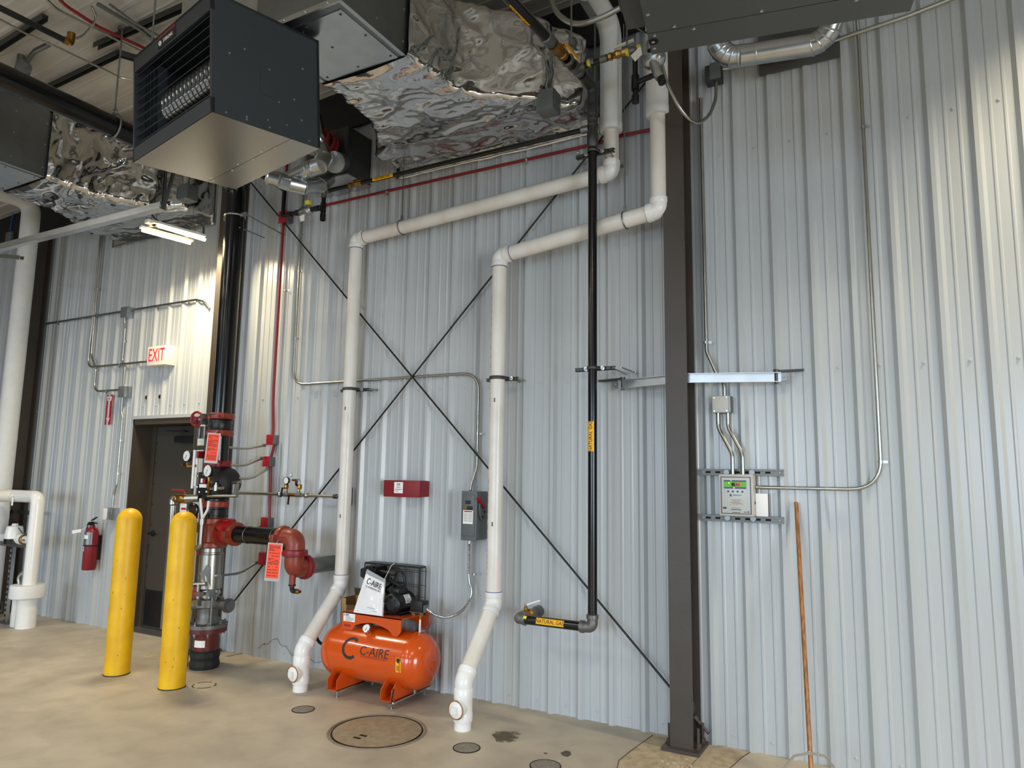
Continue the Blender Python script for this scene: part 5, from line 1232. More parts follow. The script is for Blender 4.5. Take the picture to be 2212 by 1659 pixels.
mb = MB(); d = (pb-pa).normalized(); mb.tube([pb-d*.03, pb+d*.02, pb+d*.02+V((0, 0, .08))], .028, .03, 12); mb.build('elbow', 'brass', t)
oc = ceil_at(45, 128)+V((0, 0, -.1))
t = thing('sensor_box', 'grey sensor with round body mounted under the roof near the thick pipe', 'sensor', oc)
mb = MB(); mb.cyl(oc, (oc.x, oc.y, ceil_z(oc.x)), .03, n=10); mb.cyl(oc+V((-.1, .05, -.02)), oc+V((.13, -.03, -.02)), .06, n=16); mb.build('body', 'cast_grey', t)
mb = MB(); mb.cyl(oc+V((-.15, .065, -.02)), oc+V((-.1, .05, -.02)), .05, n=8); mb.build('cap', 'black', t)
mb = MB(); mb.tube([oc+V((.06, 0, .03)), ceil_at(78, 95)+V((0, 0, -.06)), ceil_at(108, 85)+V((0, 0, -.04))], .02, .1, 8); mb.build('conduit', 'galv_dull', t)
# hanger of the thick black pipe
hx_ = at(246, 262, x=RX)
t = thing('pipe_hanger', 'swivel ring hanger and rod carrying the thick black pipe under the roof', 'pipe hanger', (RX, hx_.y, ztop))
mb = MB(); mb.torus((RX, hx_.y, ztop+.01), (0, 1, 0), RR+.012, .009, 30, 6); mb.torus((RX, hx_.y, ztop+RR+.045), (0, 1, 0), .022, .008, 14, 6); mb.build('ring', 'galv_dull', t)
mb = MB(); mb.cyl((RX, hx_.y, ztop+RR+.05), (RX, hx_.y, ceil_z(RX)-.02), .0065, n=8); mb.lathe((RX, hx_.y, ceil_z(RX)-.05), (0, 0, 1), [(.035, 0), (.035, .02)], 14); mb.build('rod', 'galv_dull', t)
# conduit and rods in front of the dark rafter
cond('wall_conduit', 'grey conduit bending in a wide curve in front of the dark rafter', [at(1186, -12, y=-.75), at(1203, 30, y=-.75), at(1232, 51, y=-.75), at(1262, 52, y=-.75), at(1310, 33, y=-.75), at(1353, 10, y=-.75)], .019, 'steel_cond', fil=.3)
for px, yy, pyb, l in ((1234, -.9, 95, 'thin steel rod hanging before the rafter above the yellow valve handle'), (1354, -.7, 95, 'thin steel rod hanging beside the thick white insulated pipe'), (1285, -.3, 178, 'thin steel rod hanging behind the gas valve branch')):
    p = at(px, pyb, y=yy); mb = MB(); mb.cyl(p, (p.x, p.y, ceil_z(p.x)), .0065, n=8); tag(mb.build('threaded_rod', 'galv_dull'), l, 'rod')
mb = MB(); mb.beam(at(1240, -30, y=-.55), at(1285, 42, y=-.55), .05, .05); tag(mb.build('strut_channel', 'galv_dull', smooth=False), 'short galvanized strut sloping across the dark rafter', 'strut channel')
# overhead door track with its angle hanger
tp = [at(-60, 556, y=-1.75), at(0, 540, y=-1.75), at(352, 452, y=-1.75)]
t = thing('door_track', 'galvanized overhead door track hanging across the corner by the strip light', 'door track', tp[2])
mb = MB(); d = (tp[2]-tp[0]).normalized(); n = V((0, 0, 1)).cross(d).normalized()
mb.beam(tp[0], tp[2], .05, .004); mb.beam(tp[0]+n*.025+V((0, 0, .025)), tp[2]+n*.025+V((0, 0, .025)), .004, .05); mb.beam(tp[0]-n*.025+V((0, 0, .022)), tp[2]-n*.025+V((0, 0, .022)), .004, .044); mb.beam(tp[0]-n*.018+V((0, 0, .046)), tp[2]-n*.018+V((0, 0, .046)), .016, .004); mb.build('rail', 'galv', t, smooth=False)
e = tp[2]
mb = MB()
for q in ((357, 372), (375, 372)): p = at(*q, y=-1.75); pp_ = e.lerp(p, 1.35); mb.beam(e, pp_, .032, .004, n); mb.beam(e, pp_, .004, .03, n)
mb.build('angle_hanger', 'galv_dark', t, smooth=False)
tp = [at(-40, 553, y=-.9), at(47, 561, y=-.9)]
mb = MB(); mb.beam(tp[0], tp[1], .04, .005); mb.beam(tp[0]+V((0, .02, .02)), tp[1]+V((0, .02, .02)), .005, .04); mb.beam(tp[0]+V((0, -.02, .02)), tp[1]+V((0, -.02, .02)), .005, .04)
tag(mb.build('strut_channel', 'galv', smooth=False), 'short galvanized strut behind the tall white pipe at the photo edge', 'strut channel')
# ================================================================ BOLLARDS
def bollard(px, py, label, seed, tilt):
    p = at(px, py, z=0); r = .098
    t = thing('bollard', label, 'bollard', p, 'yellow bollards')
    H = 1.34
    mb = MB(Matrix.Translation(p) @ Matrix.Rotation(tilt, 4, 'Y') @ Matrix.Translation(-p)); prof = [(r, .004), (r, H-.1)]
    for k in range(1, 9): a = PI/2*k/8; prof.append((max(.003, r*math.cos(a)), H-.1+.1*math.sin(a)))
    mb.lathe(p, (0, 0, 1), prof, 40); s = mb.build('sleeve', 'yellow', t)
    mb = MB(); mb.lathe(p, (0, 0, 1), [(r+.003, 0), (r+.003, .006)], 40); mb.build('foot_gap', 'hole', t)
    random.seed(seed); mb = MB(Matrix.Translation(p) @ Matrix.Rotation(tilt, 4, 'Y') @ Matrix.Translation(-p)); fn = cylfn(p, (0, 0, 1), (.75, -1, 0), r)
    for k in range(7):
        z = .15+random.random()*.8; v = -.07+random.random()*.16; l = .004+random.random()*.02
        wrap_patch(mb, fn, z, z+l, v, v+.003+random.random()*.006, 2, .0009)
    mb.build('scuff', 'scuff', s)
    return t
bollard(252, 1455, 'yellow bollard standing in front of the door jamb', 5, .0)
bollard(371, 1484, 'yellow bollard standing in front of the sprinkler riser', 8, .0)
# ================================================================ DOOR SIDE WALL: conduits, signs, extinguisher
yc = -.036; cr_ = .0115
def wp(px, py, y=yc): return at(px, py, y=y)
def wallbox(px, py, w, h, d, label, mat='galv', cmat=None, name='junction_box', cat='junction box'):
    p = at(px, py, y=-.0195-d); t = thing(name, label, cat, p)
    mb = MB(); mb.cbox((p.x-w/2, -.0195-d, p.z-h/2), (p.x+w/2, -.004, p.z+h/2), .004); mb.build('box', mat, t)
    mb = MB(); mb.cbox((p.x-w*.47, -.0225-d, p.z-h*.47), (p.x+w*.47, -.0195-d, p.z+h*.47), .001)
    mb.build('cover', cmat or mat, t)
    mb = MB()
    for a in (-1, 1): mb.lathe((p.x+a*w*.36, -.0225-d, p.z-a*h*.36), (0, -1, 0), [(.006, 0), (.006, .002)], 8)
    mb.build('screw', 'galv_dull', t)
    return t
q = wp(270, 672)
cond('wall_conduit', 'level conduit from the tall white pipe to the grey box above the exit sign', [(-9.9, yc, q.z+.6), (-9.86, yc, q.z), (q.x-.05, yc, q.z)], cr_, 'galv_dull', [((-8.9, yc, q.z), (1, 0, 0)), ((-8.1, yc, q.z), (1, 0, 0))])
q2 = wp(440, 652)
cond('wall_conduit', 'level conduit from the grey box above the exit sign towards the column', [(q.x+.05, yc, q.z), (q2.x-.12, yc, q.z-.0), (q2.x+.0, yc, q.z-.03), (q2.x+.1, yc-.0, q.z-.12)], cr_, 'galv_dull', [((-7.0, yc, q.z), (1, 0, 0)), ((-6.5, yc, q.z), (1, 0, 0))])
wallbox(268, 674, .12, .12, .06, 'grey junction box above the exit sign where two level conduits meet', 'galv', 'grey_box')
a = wp(212, 500); b = wp(317, 781); c = wp(190, 760)
cond('wall_conduit', 'outer upright conduit bending to the exit sign', [(a.x+.06, yc, 4.6), (a.x+.06, yc, 3.35), (c.x+.02, yc, 3.12), (c.x+.02, yc, b.z), (b.x, yc, b.z)], cr_, 'steel_cond', [((-7.6, yc, b.z), (1, 0, 0))])
a2 = wp(222, 500); d2 = wp(258, 842); e2 = wp(202, 830)
cond('wall_conduit', 'inner upright conduit bending to the box above the red arrow sign', [(a2.x, yc-.0, 4.6), (a2.x, yc, 2.98), (e2.x+.02, yc, 2.8), (e2.x+.02, yc, d2.z), (d2.x, yc, d2.z)], cr_, 'steel_cond', [((a2.x, yc, 3.75), (0, 0, 1)), ((-7.8, yc, d2.z), (1, 0, 0))])
wallbox(262, 846, .105, .12, .07, 'grey junction box just above the red arrow sign', 'galv', 'grey_box')
f = wp(270, 690); g = wp(264, 828)
cond('wall_conduit', 'short upright conduit between the grey boxes beside the exit sign', [(f.x, yc, q.z-.06), (f.x, yc, 3.3), (f.x+.02, yc, 3.22), (f.x+.02, yc, 2.87), (g.x+.03, yc, 2.78), (g.x+.03, yc, d2.z+.06)], cr_, 'steel_cond', [((f.x+.02, yc, 3.08), (0, 0, 1))], fil=.08)
h = wp(254, 880); i_ = wp(243, 1100)
cond('wall_conduit', 'upright conduit from the arrow sign box down to the outlet box over the extinguisher', [(g.x+.03, yc, d2.z-.06), (g.x+.03, yc, 2.3), (g.x+.06, yc, 2.22), (g.x+.06, yc, 1.5), (i_.x+.0, yc, 1.4), (i_.x, yc, 1.27)], cr_, 'steel_cond', [((g.x+.06, yc, 1.98), (0, 0, 1)), ((g.x+.06, yc, 1.62), (0, 0, 1))], fil=.08)
t = wallbox(234, 1110, .115, .125, .065, 'small outlet box with white cover over the fire extinguisher', 'galv', 'galv', 'outlet_box', 'outlet')
p = at(228, 1110, y=-.09); mb = MB(); mb.cbox((p.x-.05, -.092, p.z-.06), (p.x+.02, -.084, p.z+.06), .006); mb.build('cover_plate', 'white_plastic', t)
# exit sign
A, B = at(319, 750, y=-.115), at(357, 786, y=-.115)
p = (A+B)/2; W, Hh = .31, .205
t = thing('exit_sign', 'white exit sign with red letters on the wall above the door', 'exit sign', p)
mb = MB(); mb.cbox((p.x-W/2, -.115, p.z-Hh/2), (p.x+W/2, -.004, p.z+Hh/2), .006); mb.build('housing', 'exit_white', t)
mb = MB(); mb.text('EXIT', (p.x, -.1155, p.z), (1, 0, 0), (0, 0, 1), .142, sx=.66, depth=.002); mb.build('lettering', 'exit_red', t)
# arrow sign
p = at(234.5, 885, y=-.024); W, Hh = .105, .335
t = thing('fire_sign', 'narrow red fire sign with white down arrow on the wall', 'sign', p)
mb = MB(); mb.box((p.x-W/2, -.0235, p.z-Hh/2), (p.x+W/2, -.0205, p.z+Hh/2)); mb.build('plate', 'red_box', t, smooth=False)
mb = MB(); y0 = -.0238
z0 = p.z
mb.prism([(p.x+a, y0, z0+b) for a, b in ((-.012, .1), (.012, .1), (.012, -.1), (.034, -.09), (0, -.158), (-.034, -.09), (-.012, -.1))], (0, -.001, 0))
mb.prism([(p.x+a, y0, z0+b) for a, b in ((-.042, .15), (0, .138), (.042, .15), (.034, .1), (-.034, .1))], (0, -.001, 0)); mb.build('arrow', 'paper', t, smooth=False)
mb = MB(); mb.text('FIRE', (p.x, -.0249, z0+.12), (1, 0, 0), (0, 0, 1), .026, sx=.95); mb.prism([(p.x+a, -.0249, z0+b) for a, b in ((-.006, .085), (.006, .085), (.006, -.085), (-.006, -.085))], (0, -.0008, 0)); mb.build('lettering', 'red_box', t)
# extinguisher
p = at(193, 1190, y=-.11); r = .068; zb_ = at(190, 1233, y=-.15).z
t = thing('fire_extinguisher', 'red fire extinguisher hanging on the wall near the door', 'fire extinguisher', (p.x, -.11, zb_))
o = V((p.x, -.10, zb_))
mb = MB(); mb.lathe(o, (0, 0, 1), [(r*.9, 0), (r, .012), (r, .38), (r*.93, .41), (r*.7, .435), (r*.4, .45), (r*.36, .47)], 28); cy = mb.build('cylinder', 'red_paint', t)
mb = MB(); fn = cylfn(o, (0, 0, 1), (.35, -1, 0), r); wrap_patch(mb, fn, .27, .40, -.055, .055, 10); mb.build('label', 'galv_dull', cy)
mb = MB(); wrap_patch(mb, fn, .33, .37, -.015, .045, 6, .002); mb.build('sticker', 'paper', cy)
fn2 = cylfn(o, (0, 0, 1), (-.35, -1, 0), r); mb = MB(); wrap_patch(mb, fn2, .20, .25, -.02, .02, 4, .002); mb.build('sticker', 'paper', cy)
mb = MB(); wrap_patch(mb, fn2, .215, .24, -.008, .008, 2, .003); mb.build('print', 'ink', cy)
mb = MB(); mb.lathe(o, (0, 0, 1), [(r+.004, .25), (r+.004, .262)], 26); mb.box(o+V((-.03, .06, .1)), o+V((.03, .098, .36))); mb.build('bracket', 'rubber', t)
tp_ = o+V((0, 0, .46))
mb = MB(); mb.cyl(tp_, tp_+V((0, 0, .045)), .02, n=12); mb.beam(tp_+V((-.01, -.0, .045)), tp_+V((.10, -.02, .035)), .022, .01); mb.beam(tp_+V((-.02, .0, .06)), tp_+V((.095, -.02, .10)), .022, .008); mb.cyl(tp_+V((0, -.02, .03)), tp_+V((0, -.045, .03)), .018, n=12); mb.build('valve_handle', 'black', t)
mb = MB(); mb.tube([tp_+V((-.015, 0, .03)), tp_+V((-.06, -.01, .04)), tp_+V((-.078, -.012, -.03)), tp_+V((-.078, -.012, -.2))], .0095, .04, 8); mb.build('hose', 'rubber', t)
mb = MB(); mb.add([tp_+V(q) for q in ((-.09, -.07, -.03), (-.20, -.10, -.05), (-.19, -.10, -.085), (-.08, -.07, -.062))], [(0, 1, 2, 3)]); mb.tube([tp_+V((-.015, -.01, .02)), tp_+V((-.05, -.05, -.02)), tp_+V((-.088, -.07, -.04))], .002, .02, 5); mb.build('inspection_tag', 'paper', t)
# ================================================================ TALL AND SHORT WHITE PIPES AT THE EDGE
hx0 = -9.03
t = thing('insulated_pipe', 'tall white insulated pipe standing before the column at the edge of the photo', 'pipe', (hx0, -.4, 0))
zt_ = at(62, 440, y=-.4).z-.0
mb = MB(); mb.tube([(hx0, -.4, 0), (hx0, -.4, zt_), (hx0+.06, -2.2, zt_-.02)], .1, .17, 22, 8); mb.build('jacket', 'insul', t)
mb = MB()
for z in (1.1, 2.0, 2.9, 3.8):
    mb = MB(); mb.lathe((hx0, -.4, z), (0, 0, 1), [(.1005, -.02), (.1015, 0), (.1005, .02)], 22); mb.build('jacket_seam', 'insul', t)
sx = -8.19; sy = -.44; zt2 = at(72, 1073, y=sy).z
t = thing('drain_pipe', 'short white insulated pipe with a wide round collar standing on the floor', 'pipe', (sx, sy, 0))
mb = MB(); mb.tube([(sx, sy, .3), (sx, sy, zt2), (-8.72, sy, zt2), (-8.72, -2.2, zt2)], .066, .07, 20, 6); mb.build('jacket', 'pvc_white', t)
zc0, zc1 = at(58, 1298, y=sy-.1).z, at(58, 1262, y=sy).z
mb = MB(); mb.lathe((sx-.02, sy, zc0), (0, 0, 1), [(.155, 0), (.165, .01), (.165, zc1-zc0-.01), (.158, zc1-zc0)], 34); mb.build('collar', 'insul', t)
mb = MB(); mb.lathe((sx, sy, 0), (0, 0, 1), [(.095, 0), (.095, zc0)], 26); mb.build('foot_pipe', 'pvc_white', t)
mb = MB(); mb.cbox((sx-.16, sy-.075, 0), (sx-.08, sy-.02, zc0), .008); mb.build('side_strip', 'pvc_white', t)
mb = MB(); a = at(28, 1072, y=sy-.07); mb.tube([a, a+V((0, 0, -.10))], .009, n=8); mb.bolt(a+V((0, 0, .0)), (0, -1, 0), .016, .03); mb.build('valve_handle', 'white_plastic', t)
mb = MB(); mb.tube([(sx-.1, sy-.05, zc1-.01), (sx-.12, sy-.06, zc1+.07), (sx-.07, sy-.05, zc1+.13)], .014, .05, 10); mb.ball((sx-.075, sy-.05, zc1+.12), .02, 8); mb.build('relief_valve', 'chrome', t)
mz_ = at(30, 1163, y=sy).z
t = thing('flow_meter', 'white flow meter with gold ring joined into the short white pipe', 'flow meter', (sx-.35, sy, mz_))
mb = MB(); mb.cyl((-8.82, sy, mz_), (sx-.06, sy, mz_), .042, n=18); mb.lathe((sx-.28, sy, mz_), (1, 0, 0), [(.05, 0), (.058, .01), (.058, .07), (.05, .08)], 20); mb.build('pipe', 'pvc_white', t)
mb = MB(); mb.lathe((sx-.205, sy, mz_), (1, 0, 0), [(.052, 0), (.056, .008), (.056, .035), (.045, .04)], 20); mb.build('union_ring', 'brass', t)
mb = MB(); mb.lathe((sx-.40, sy, mz_), (0, 0, 1), [(.09, -.0), (.088, .06), (.075, .13), (.03, .14), (.03, .16), (.0, .16)], 24); mb.build('transmitter', 'pvc_white', t)
mb = MB(); mb.lathe((sx-.40, sy, mz_), (0, 0, 1), [(.088, -.055), (.092, .0)], 24); mb.build('meter_body', 'black', t)
mb = MB(); mb.tube([(sx-.33, sy, mz_+.12), (sx-.2, sy-.02, mz_+.07), (sx-.08, sy-.03, mz_+.06)], .005, .05, 6); mb.build('signal_wire', 'wire', t)
mb = MB(); mb.text('WATER', (sx-.12, sy-.0425, mz_), (1, 0, 0), (0, 0, 1), .018); mb.bm.clear(); mb.box((sx-.15, sy-.0435, mz_-.012), (sx-.09, sy-.04, mz_+.01)); mb.build('print', 'ink_grey', t)
# strut stand
st = at(14, 1340, z=0)
t = thing('strut_stand', 'slotted strut post with foot plate carrying the flow meter pipe', 'strut stand', (sx-.42, sy+.03, 0))
mb = MB(); X_ = sx-.42; Y_ = sy+.02
for a, b in (((X_-.02, Y_-.02, .01), (X_-.017, Y_+.02, mz_-.09)), ((X_+.017, Y_-.02, .01), (X_+.02, Y_+.02, mz_-.09)), ((X_-.02, Y_+.017, .01), (X_+.02, Y_+.02, mz_-.09))): mb.box(a, b)
for k in range(14): mb.box((X_-.017, Y_-.019, .04+k*.055), (X_+.017, Y_-.016, .065+k*.055))
mb.build('post', 'galv', t, smooth=False)
mb = MB(); mb.box((X_-.09, Y_-.06, 0), (X_+.12, Y_+.06, .01)); mb.build('foot_plate', 'galv_dull', t, smooth=False)
mb = MB(); mb.box((X_-.26, Y_-.022, mz_-.09), (X_+.24, Y_+.022, mz_-.045)); mb.build('cross_arm', 'galv', t, smooth=False)
mb = MB(); p = at(50, 1107, y=-.15); mb.box((p.x-.25, -.17, p.z-.02), (p.x+.28, -.13, p.z+.02)); mb.cyl((p.x+.05, -.15, p.z), (p.x+.05, -.15, p.z+.05), .01, n=6); tag(mb.build('wall_strut', 'galv_dark', smooth=False), 'dark strut on the wall behind the short white pipe', 'strut channel')
t = wallbox(18, 514, .15, .17, .06, 'grey junction box with blue cable by the tall white pipe', 'grey_box')
mb = MB(); p = at(22, 500, y=-.06); mb.tube([p, p+V((.02, 0, .25)), at(45, 445, y=-.1), at(52, 428, y=-.2)], .012, .12, 8); tag(mb.build('blue_cable', 'blue_cable'), 'blue cable rising from the grey box behind the tall white pipe', 'cable')
# ================================================================ MIDDLE BAY: conduit, boxes
zl = wp(660, 830).z
x0 = wp(640, 700).x; x1 = wp(1033, 900).x
cond('wall_conduit', 'conduit dropping beside the red conduit, then level to the grey disconnect switch', [(x0-.0, yc, 4.8), (x0, yc, zl), (x1, yc, zl), (x1, yc, 1.72), (x1-.02, yc-.04, 1.60), (x1-.02, yc-.06, 1.54)], cr_, 'steel_cond', [((x0, yc, 3.55), (0, 0, 1)), ((x0, yc, 2.9), (0, 0, 1)), ((-4.3, yc, zl), (1, 0, 0)), ((-3.4, yc, zl), (1, 0, 0)), ((x1, yc, 1.98), (0, 0, 1))], fil=.16)
# red cabinet
a, b, c = at(830, 1037, y=-.14), at(906, 1075, y=-.14), at(923, 1055, y=-.03)
t = thing('sprinkler_cabinet', 'flat red steel box with white label on the corrugated wall', 'cabinet box', ((a.x+b.x)/2, -.08, (a.z+b.z)/2))
mb = MB(); mb.cbox((a.x+.003, -.138, b.z+.004), (b.x, -.012, a.z-.002), .003); mb.build('body', 'red_paint', t)
mb = MB(); mb.cbox((a.x, -.143, b.z), (b.x+.002, -.138, a.z), .002); mb.box((a.x, -.14, a.z-.006), (b.x, -.06, a.z)); mb.build('lid', 'red_paint', t)
mb = MB(); mb.box(((a.x+b.x)/2-.06, -.0445, 0), (0, 0, 0)) if False else mb.box((a.x+.108, -.1445, b.z+.03), (a.x+.195, -.143, a.z-.014)); lb = mb.build('label', 'paper', t, smooth=False)
mb = MB()
for k, (u0_, u1_, h_) in enumerate(((.135, .17, .008), (.132, .172, .004), (.13, .174, .004), (.118, .185, .005), (.118, .15, .004))): z = a.z-.026-k*.0145; mb.box((a.x+u0_, -.1455, z-h_), (a.x+u1_, -.1444, z))
mb.build('print', 'ink_grey', lb, smooth=False)
# disconnect switch
a, b = at(998, 1060, y=-.165), at(1029, 1169, y=-.165); c = at(1050, 1064, y=-.02)
DXa, DXb, DZa, DZb = a.x, b.x, b.z, a.z
t = thing('disconnect_switch', 'grey electrical disconnect with a red handle on the wall beside the white pipe', 'disconnect switch', ((DXa+DXb)/2, -.09, DZa))
mb = MB(); mb.cbox((DXa+.004, -.16, DZa+.004), (DXb-.002, -.006, DZb-.004), .006); mb.build('enclosure', 'grey_box', t)
cv = MB().cbox((DXa, -.168, DZa), (DXb, -.158, DZb), .004).build('cover', 'grey_face', t)
mb = MB(); mb.cbox((DXa+.012, -.1725, DZa+.035), (DXb-.018, -.166, DZb-.03), .005); mb.build('raised_panel', 'grey_face', cv)
mb = MB(); mb.box((DXa+.037, -.1735, DZb-.098), (DXa+.085, -.172, DZb-.072)); mb.box((DXa+.052, -.1735, DZb-.142), (DXa+.105, -.172, DZb-.114)); mb.build('name_plate', 'ink', cv, smooth=False)
mb = MB(); mb.box((DXa+.02, -.1735, DZb-.245), (DXa+.107, -.172, DZb-.144)); mb.build('instruction_label', 'paper', cv, smooth=False)
mb = MB(); mb.box((DXa+.022, -.1735, DZb-.142), (DXa+.046, -.172, DZb-.116)); mb.build('maker_mark', 'brass', cv, smooth=False)
mb = MB()
for k in range(9): mb.box((DXa+.027, -.1745, DZb-.167-k*.0075), (DXa+.060, -.1734, DZb-.1645-k*.0075)); mb.box((DXa+.066, -.1745, DZb-.167-k*.0075), (DXa+.100, -.1734, DZb-.1645-k*.0075))
mb.build('print', 'ink_grey', cv, smooth=False)
mb = MB(); mb.box((DXa+.03, -.1745, DZb-.158), (DXa+.1, -.1734, DZb-.149)); mb.build('warning_band', 'ink_red', cv, smooth=False)
hx = DXb+.0
mb = MB(); pr = [(hx+.004, -.150, DZb-.085), (hx+.004, -.115, DZb-.095), (hx+.004, -.075, DZb-.15), (hx+.004, -.085, DZb-.2), (hx+.004, -.11, DZb-.22), (hx+.004, -.14, DZb-.185), (hx+.004, -.15, DZb-.13)]
mb.prism(pr, (.016, 0, 0)); mb.build('handle_base', 'grey_face', t)
mb = MB(); mb.beam((hx+.022, -.10, DZb-.125), (hx+.02, -.185, DZb-.05), .016, .03, (1, 0, 0)); mb.build('handle', 'red_bright', t)
mb = MB(); mb.lathe((hx+.02, -.088, DZb-.155), (1, 0, 0), [(.009, 0), (.009, .003)], 10); mb.prism([(hx+.02, -.125, DZb-.185), (hx+.02, -.105, DZb-.185), (hx+.02, -.112, DZb-.205)], (.003, 0, 0)); mb.build('padlock_hole', 'hole', t)
# armoured whip to the compressor
pts = [(x1-.02, yc-.06, DZa+.0), (x1-.02, yc-.055, DZa-.3), at(1022, 1280, y=-.09), at(1000, 1322, y=-.13), at(962, 1336, y=-.2), at(935, 1326, y=-.26), ps+V((.056, .015, -.005))]
q_ = fillet(pts, .25, 10); dense = []
for u, v in zip(q_[:-1], q_[1:]):
    n = max(1, int((v-u).length/.006)); dense += [u.lerp(v, k/n) for k in range(n)]
dense.append(q_[-1]); nn = len(dense)-1
t = thing('armoured_conduit', 'ribbed armoured conduit looping from the disconnect switch to the compressor', 'conduit', pts[0])
mb = MB(); mb.tube(dense, lambda s: .0105+.0014*(1 if int(round(s*nn)) % 2 else -1), 0, 10); mb.build('armour', 'galv', t)
mb = MB(); e_ = dense[-1]; d_ = (dense[-1]-dense[-6]).normalized(); mb.lathe(e_-d_*.05, d_, [(.014, 0), (.017, .01), (.017, .035), (.014, .05)], 10); mb.lathe(pts[0], (0, 0, -1), [(.015, 0), (.015, .03)], 10); p = at(1025, 1240, y=-.09); conduit_clamp(mb, p, (0, 0, 1), .014); mb.build('connector', 'chrome', t)
# ================================================================ SILVER RAILS BY THE COLUMN
za_ = at(1447, 818, y=-.2).z
t = thing('rail_support', 'pair of galvanized rails on the bolted column, standing off the wall with dark strut ends', 'rail support', (-1.13, -.3, za_))
def zsh(m, a, b):
    n = V((0, -1, 0))
    m.beam(a, b, .004, .056); m.beam(a+V((0, -.012, .028)), b+V((0, -.012, .028)), .026, .004); m.beam(a+V((0, -.008, -.028)), b+V((0, -.008, -.028)), .018, .004)
for st_, en_, side, wall_px in ((V((-1.262, -.175, za_)), at(1337, 831, y=-.1), -1, (1297, 820)), (V((-1.262, -.185, za_)), at(1688, 815, y=-.11), 1, (1733, 799))):
    mb = MB(); zsh(mb, st_, en_); mb.build('rail', 'galv', t, smooth=False)
    d = (en_-st_).normalized()
    mb = MB(); mb.beam(en_, en_+d*.03, .03, .05); mb.lathe(en_+d*.015+V((0, -.016, 0)), (0, -1, 0), [(.008, 0), (.008, .01)], 6); mb.build('end_angle', 'galv_dull', t, smooth=False)
    e1 = at(*wall_px, y=-.0); ar = V((e1.x, -.004, za_+.037)); a0_ = en_+V((0, 0, .037))-d*.02
    mb = MB(); mb.beam(a0_, ar, .04, .014); mb.build('strut_arm', 'galv_dark', t, smooth=False)
    mb = MB(); mb.lathe(en_-d*.03, (0, 0, 1), [(.012, -.04), (.012, .03), (.018, .032), (.018, .05)], 6); mb.build('clip', 'galv_dark', t)
# ================================================================ GAS ALARM PANEL
for pyc, l in ((1020.5, 'slotted strut rail above the gas alarm panel'), (1121, 'slotted strut rail below the gas alarm panel')):
    a, b = at(1513, pyc-1, y=-.055), at(1692, pyc+1, y=-.055); z = (a.z+b.z)/2; h = .021
    t = thing('strut_rail', l, 'strut channel', ((a.x+b.x)/2, -.04, z), 'rails of the gas alarm panel')
    mb = MB(); mb.box((a.x, -.052, z-.014), (b.x, -.049, z+.014)); mb.box((a.x, -.062, z+.012), (b.x, -.02, z+h)); mb.box((a.x, -.062, z-h), (b.x, -.02, z-.012)); mb.build('channel', 'strut_grey', t, smooth=False)
    mb = MB(); k = 0
    x = a.x+.05
    while x < b.x-.04: mb.cbox((x-.016, -.0535, z-.006), (x+.016, -.0515, z+.006), .0009); x += .062
    mb.build('slot', 'hole', t)
    mb = MB()
    for x in (a.x+.02, b.x-.02): mb.lathe((x, -.052, z), (0, -1, 0), [(.0055, 0), (.0055, .005)], 6)
    mb.build('bolt', 'galv_dull', t)
A, B = at(1551, 1024, y=-.155), at(1629, 1117, y=-.155)
PXa, PXb, PZa, PZb = A.x, B.x-.0, B.z, A.z; Wp, Hp = PXb-PXa, PZb-PZa
t = thing('gas_alarm_panel', 'pale gas alarm panel with green display on the wall next to the bolted column', 'control panel', ((PXa+PXb)/2, -.1, PZa))
mb = MB(); mb.cbox((PXa, -.15, PZa), (PXb, -.063, PZb), .012); mb.build('case', 'panel_case', t)
def pl(u, v): return V((PXa+u*Wp, -.15, PZb-v*Hp))
mb = MB(); mb.cbox(pl(.07, .06)+V((0, -.003, 0)), pl(.93, .945)+V((0, .002, 0)), .0018); fp_ = mb.build('border', 'navy', t)
mb = MB(); mb.cbox(pl(.092, .077)+V((0, -.0045, 0)), pl(.908, .93)+V((0, -.0, 0)), .0018); mb.build('face', 'panel_face', fp_)
def pbox(u0, v0, u1, v1, d=.0065): return lambda m: m.box(pl(u0, v0)+V((0, -d, 0)), pl(u1, v1)+V((0, -.002, 0)))
def pp2(name, mat, *fs, par=fp_):
    mb = MB()
    for f_ in fs: f_(mb)
    return mb.build(name, mat, par, smooth=False)
pp2('display_band', 'navy', pbox(.165, .145, .805, .345, .0055))
pp2('display', 'green', pbox(.165, .178, .805, .31))
pp2('digit_window', 'ink', pbox(.385, .205, .63, .285, .0075))
mb = MB(); mb.text('CO', pl(.565, .245)+V((0, -.008, 0)), (1, 0, 0), (0, 0, 1), .0165); mb.build('digits', 'led_red', fp_)
pp2('indicator', 'led_amber', lambda m: m.lathe(pl(.315, .21)+V((0, -.007, 0)), (0, -1, 0), [(.003, 0), (.003, .002)], 10), lambda m: m.lathe(pl(.455, .325)+V((0, -.006, 0)), (0, -1, 0), [(.003, 0), (.003, .002)], 10))
pp2('indicator', 'led_green', lambda m: m.lathe(pl(.375, .155)+V((0, -.006, 0)), (0, -1, 0), [(.0025, 0), (.0025, .002)], 10))
for u in (.285, .42, .555, .69): pp2('button', 'navy', pbox(u-.025, .39, u+.025, .435))
mb = MB(); mb.torus(pl(.36, .5)+V((0, -.005, 0)), (0, 1, 0), .0062, .0018, 14, 5, .8, 5.6); mb.ball(pl(.365, .505)+V((0, -.005, 0)), .004, 8, (1, .3, 1)); mb.build('logo', 'navy', fp_)
mb = MB(); mb.text('BRASCH', pl(.545, .5)+V((0, -.005, 0)), (1, 0, 0), (0, 0, 1), .0085, sx=1.15); mb.build('lettering', 'navy', fp_)
pp2('info_label', 'panel_case', pbox(.28, .58, .73, .765, .0055))
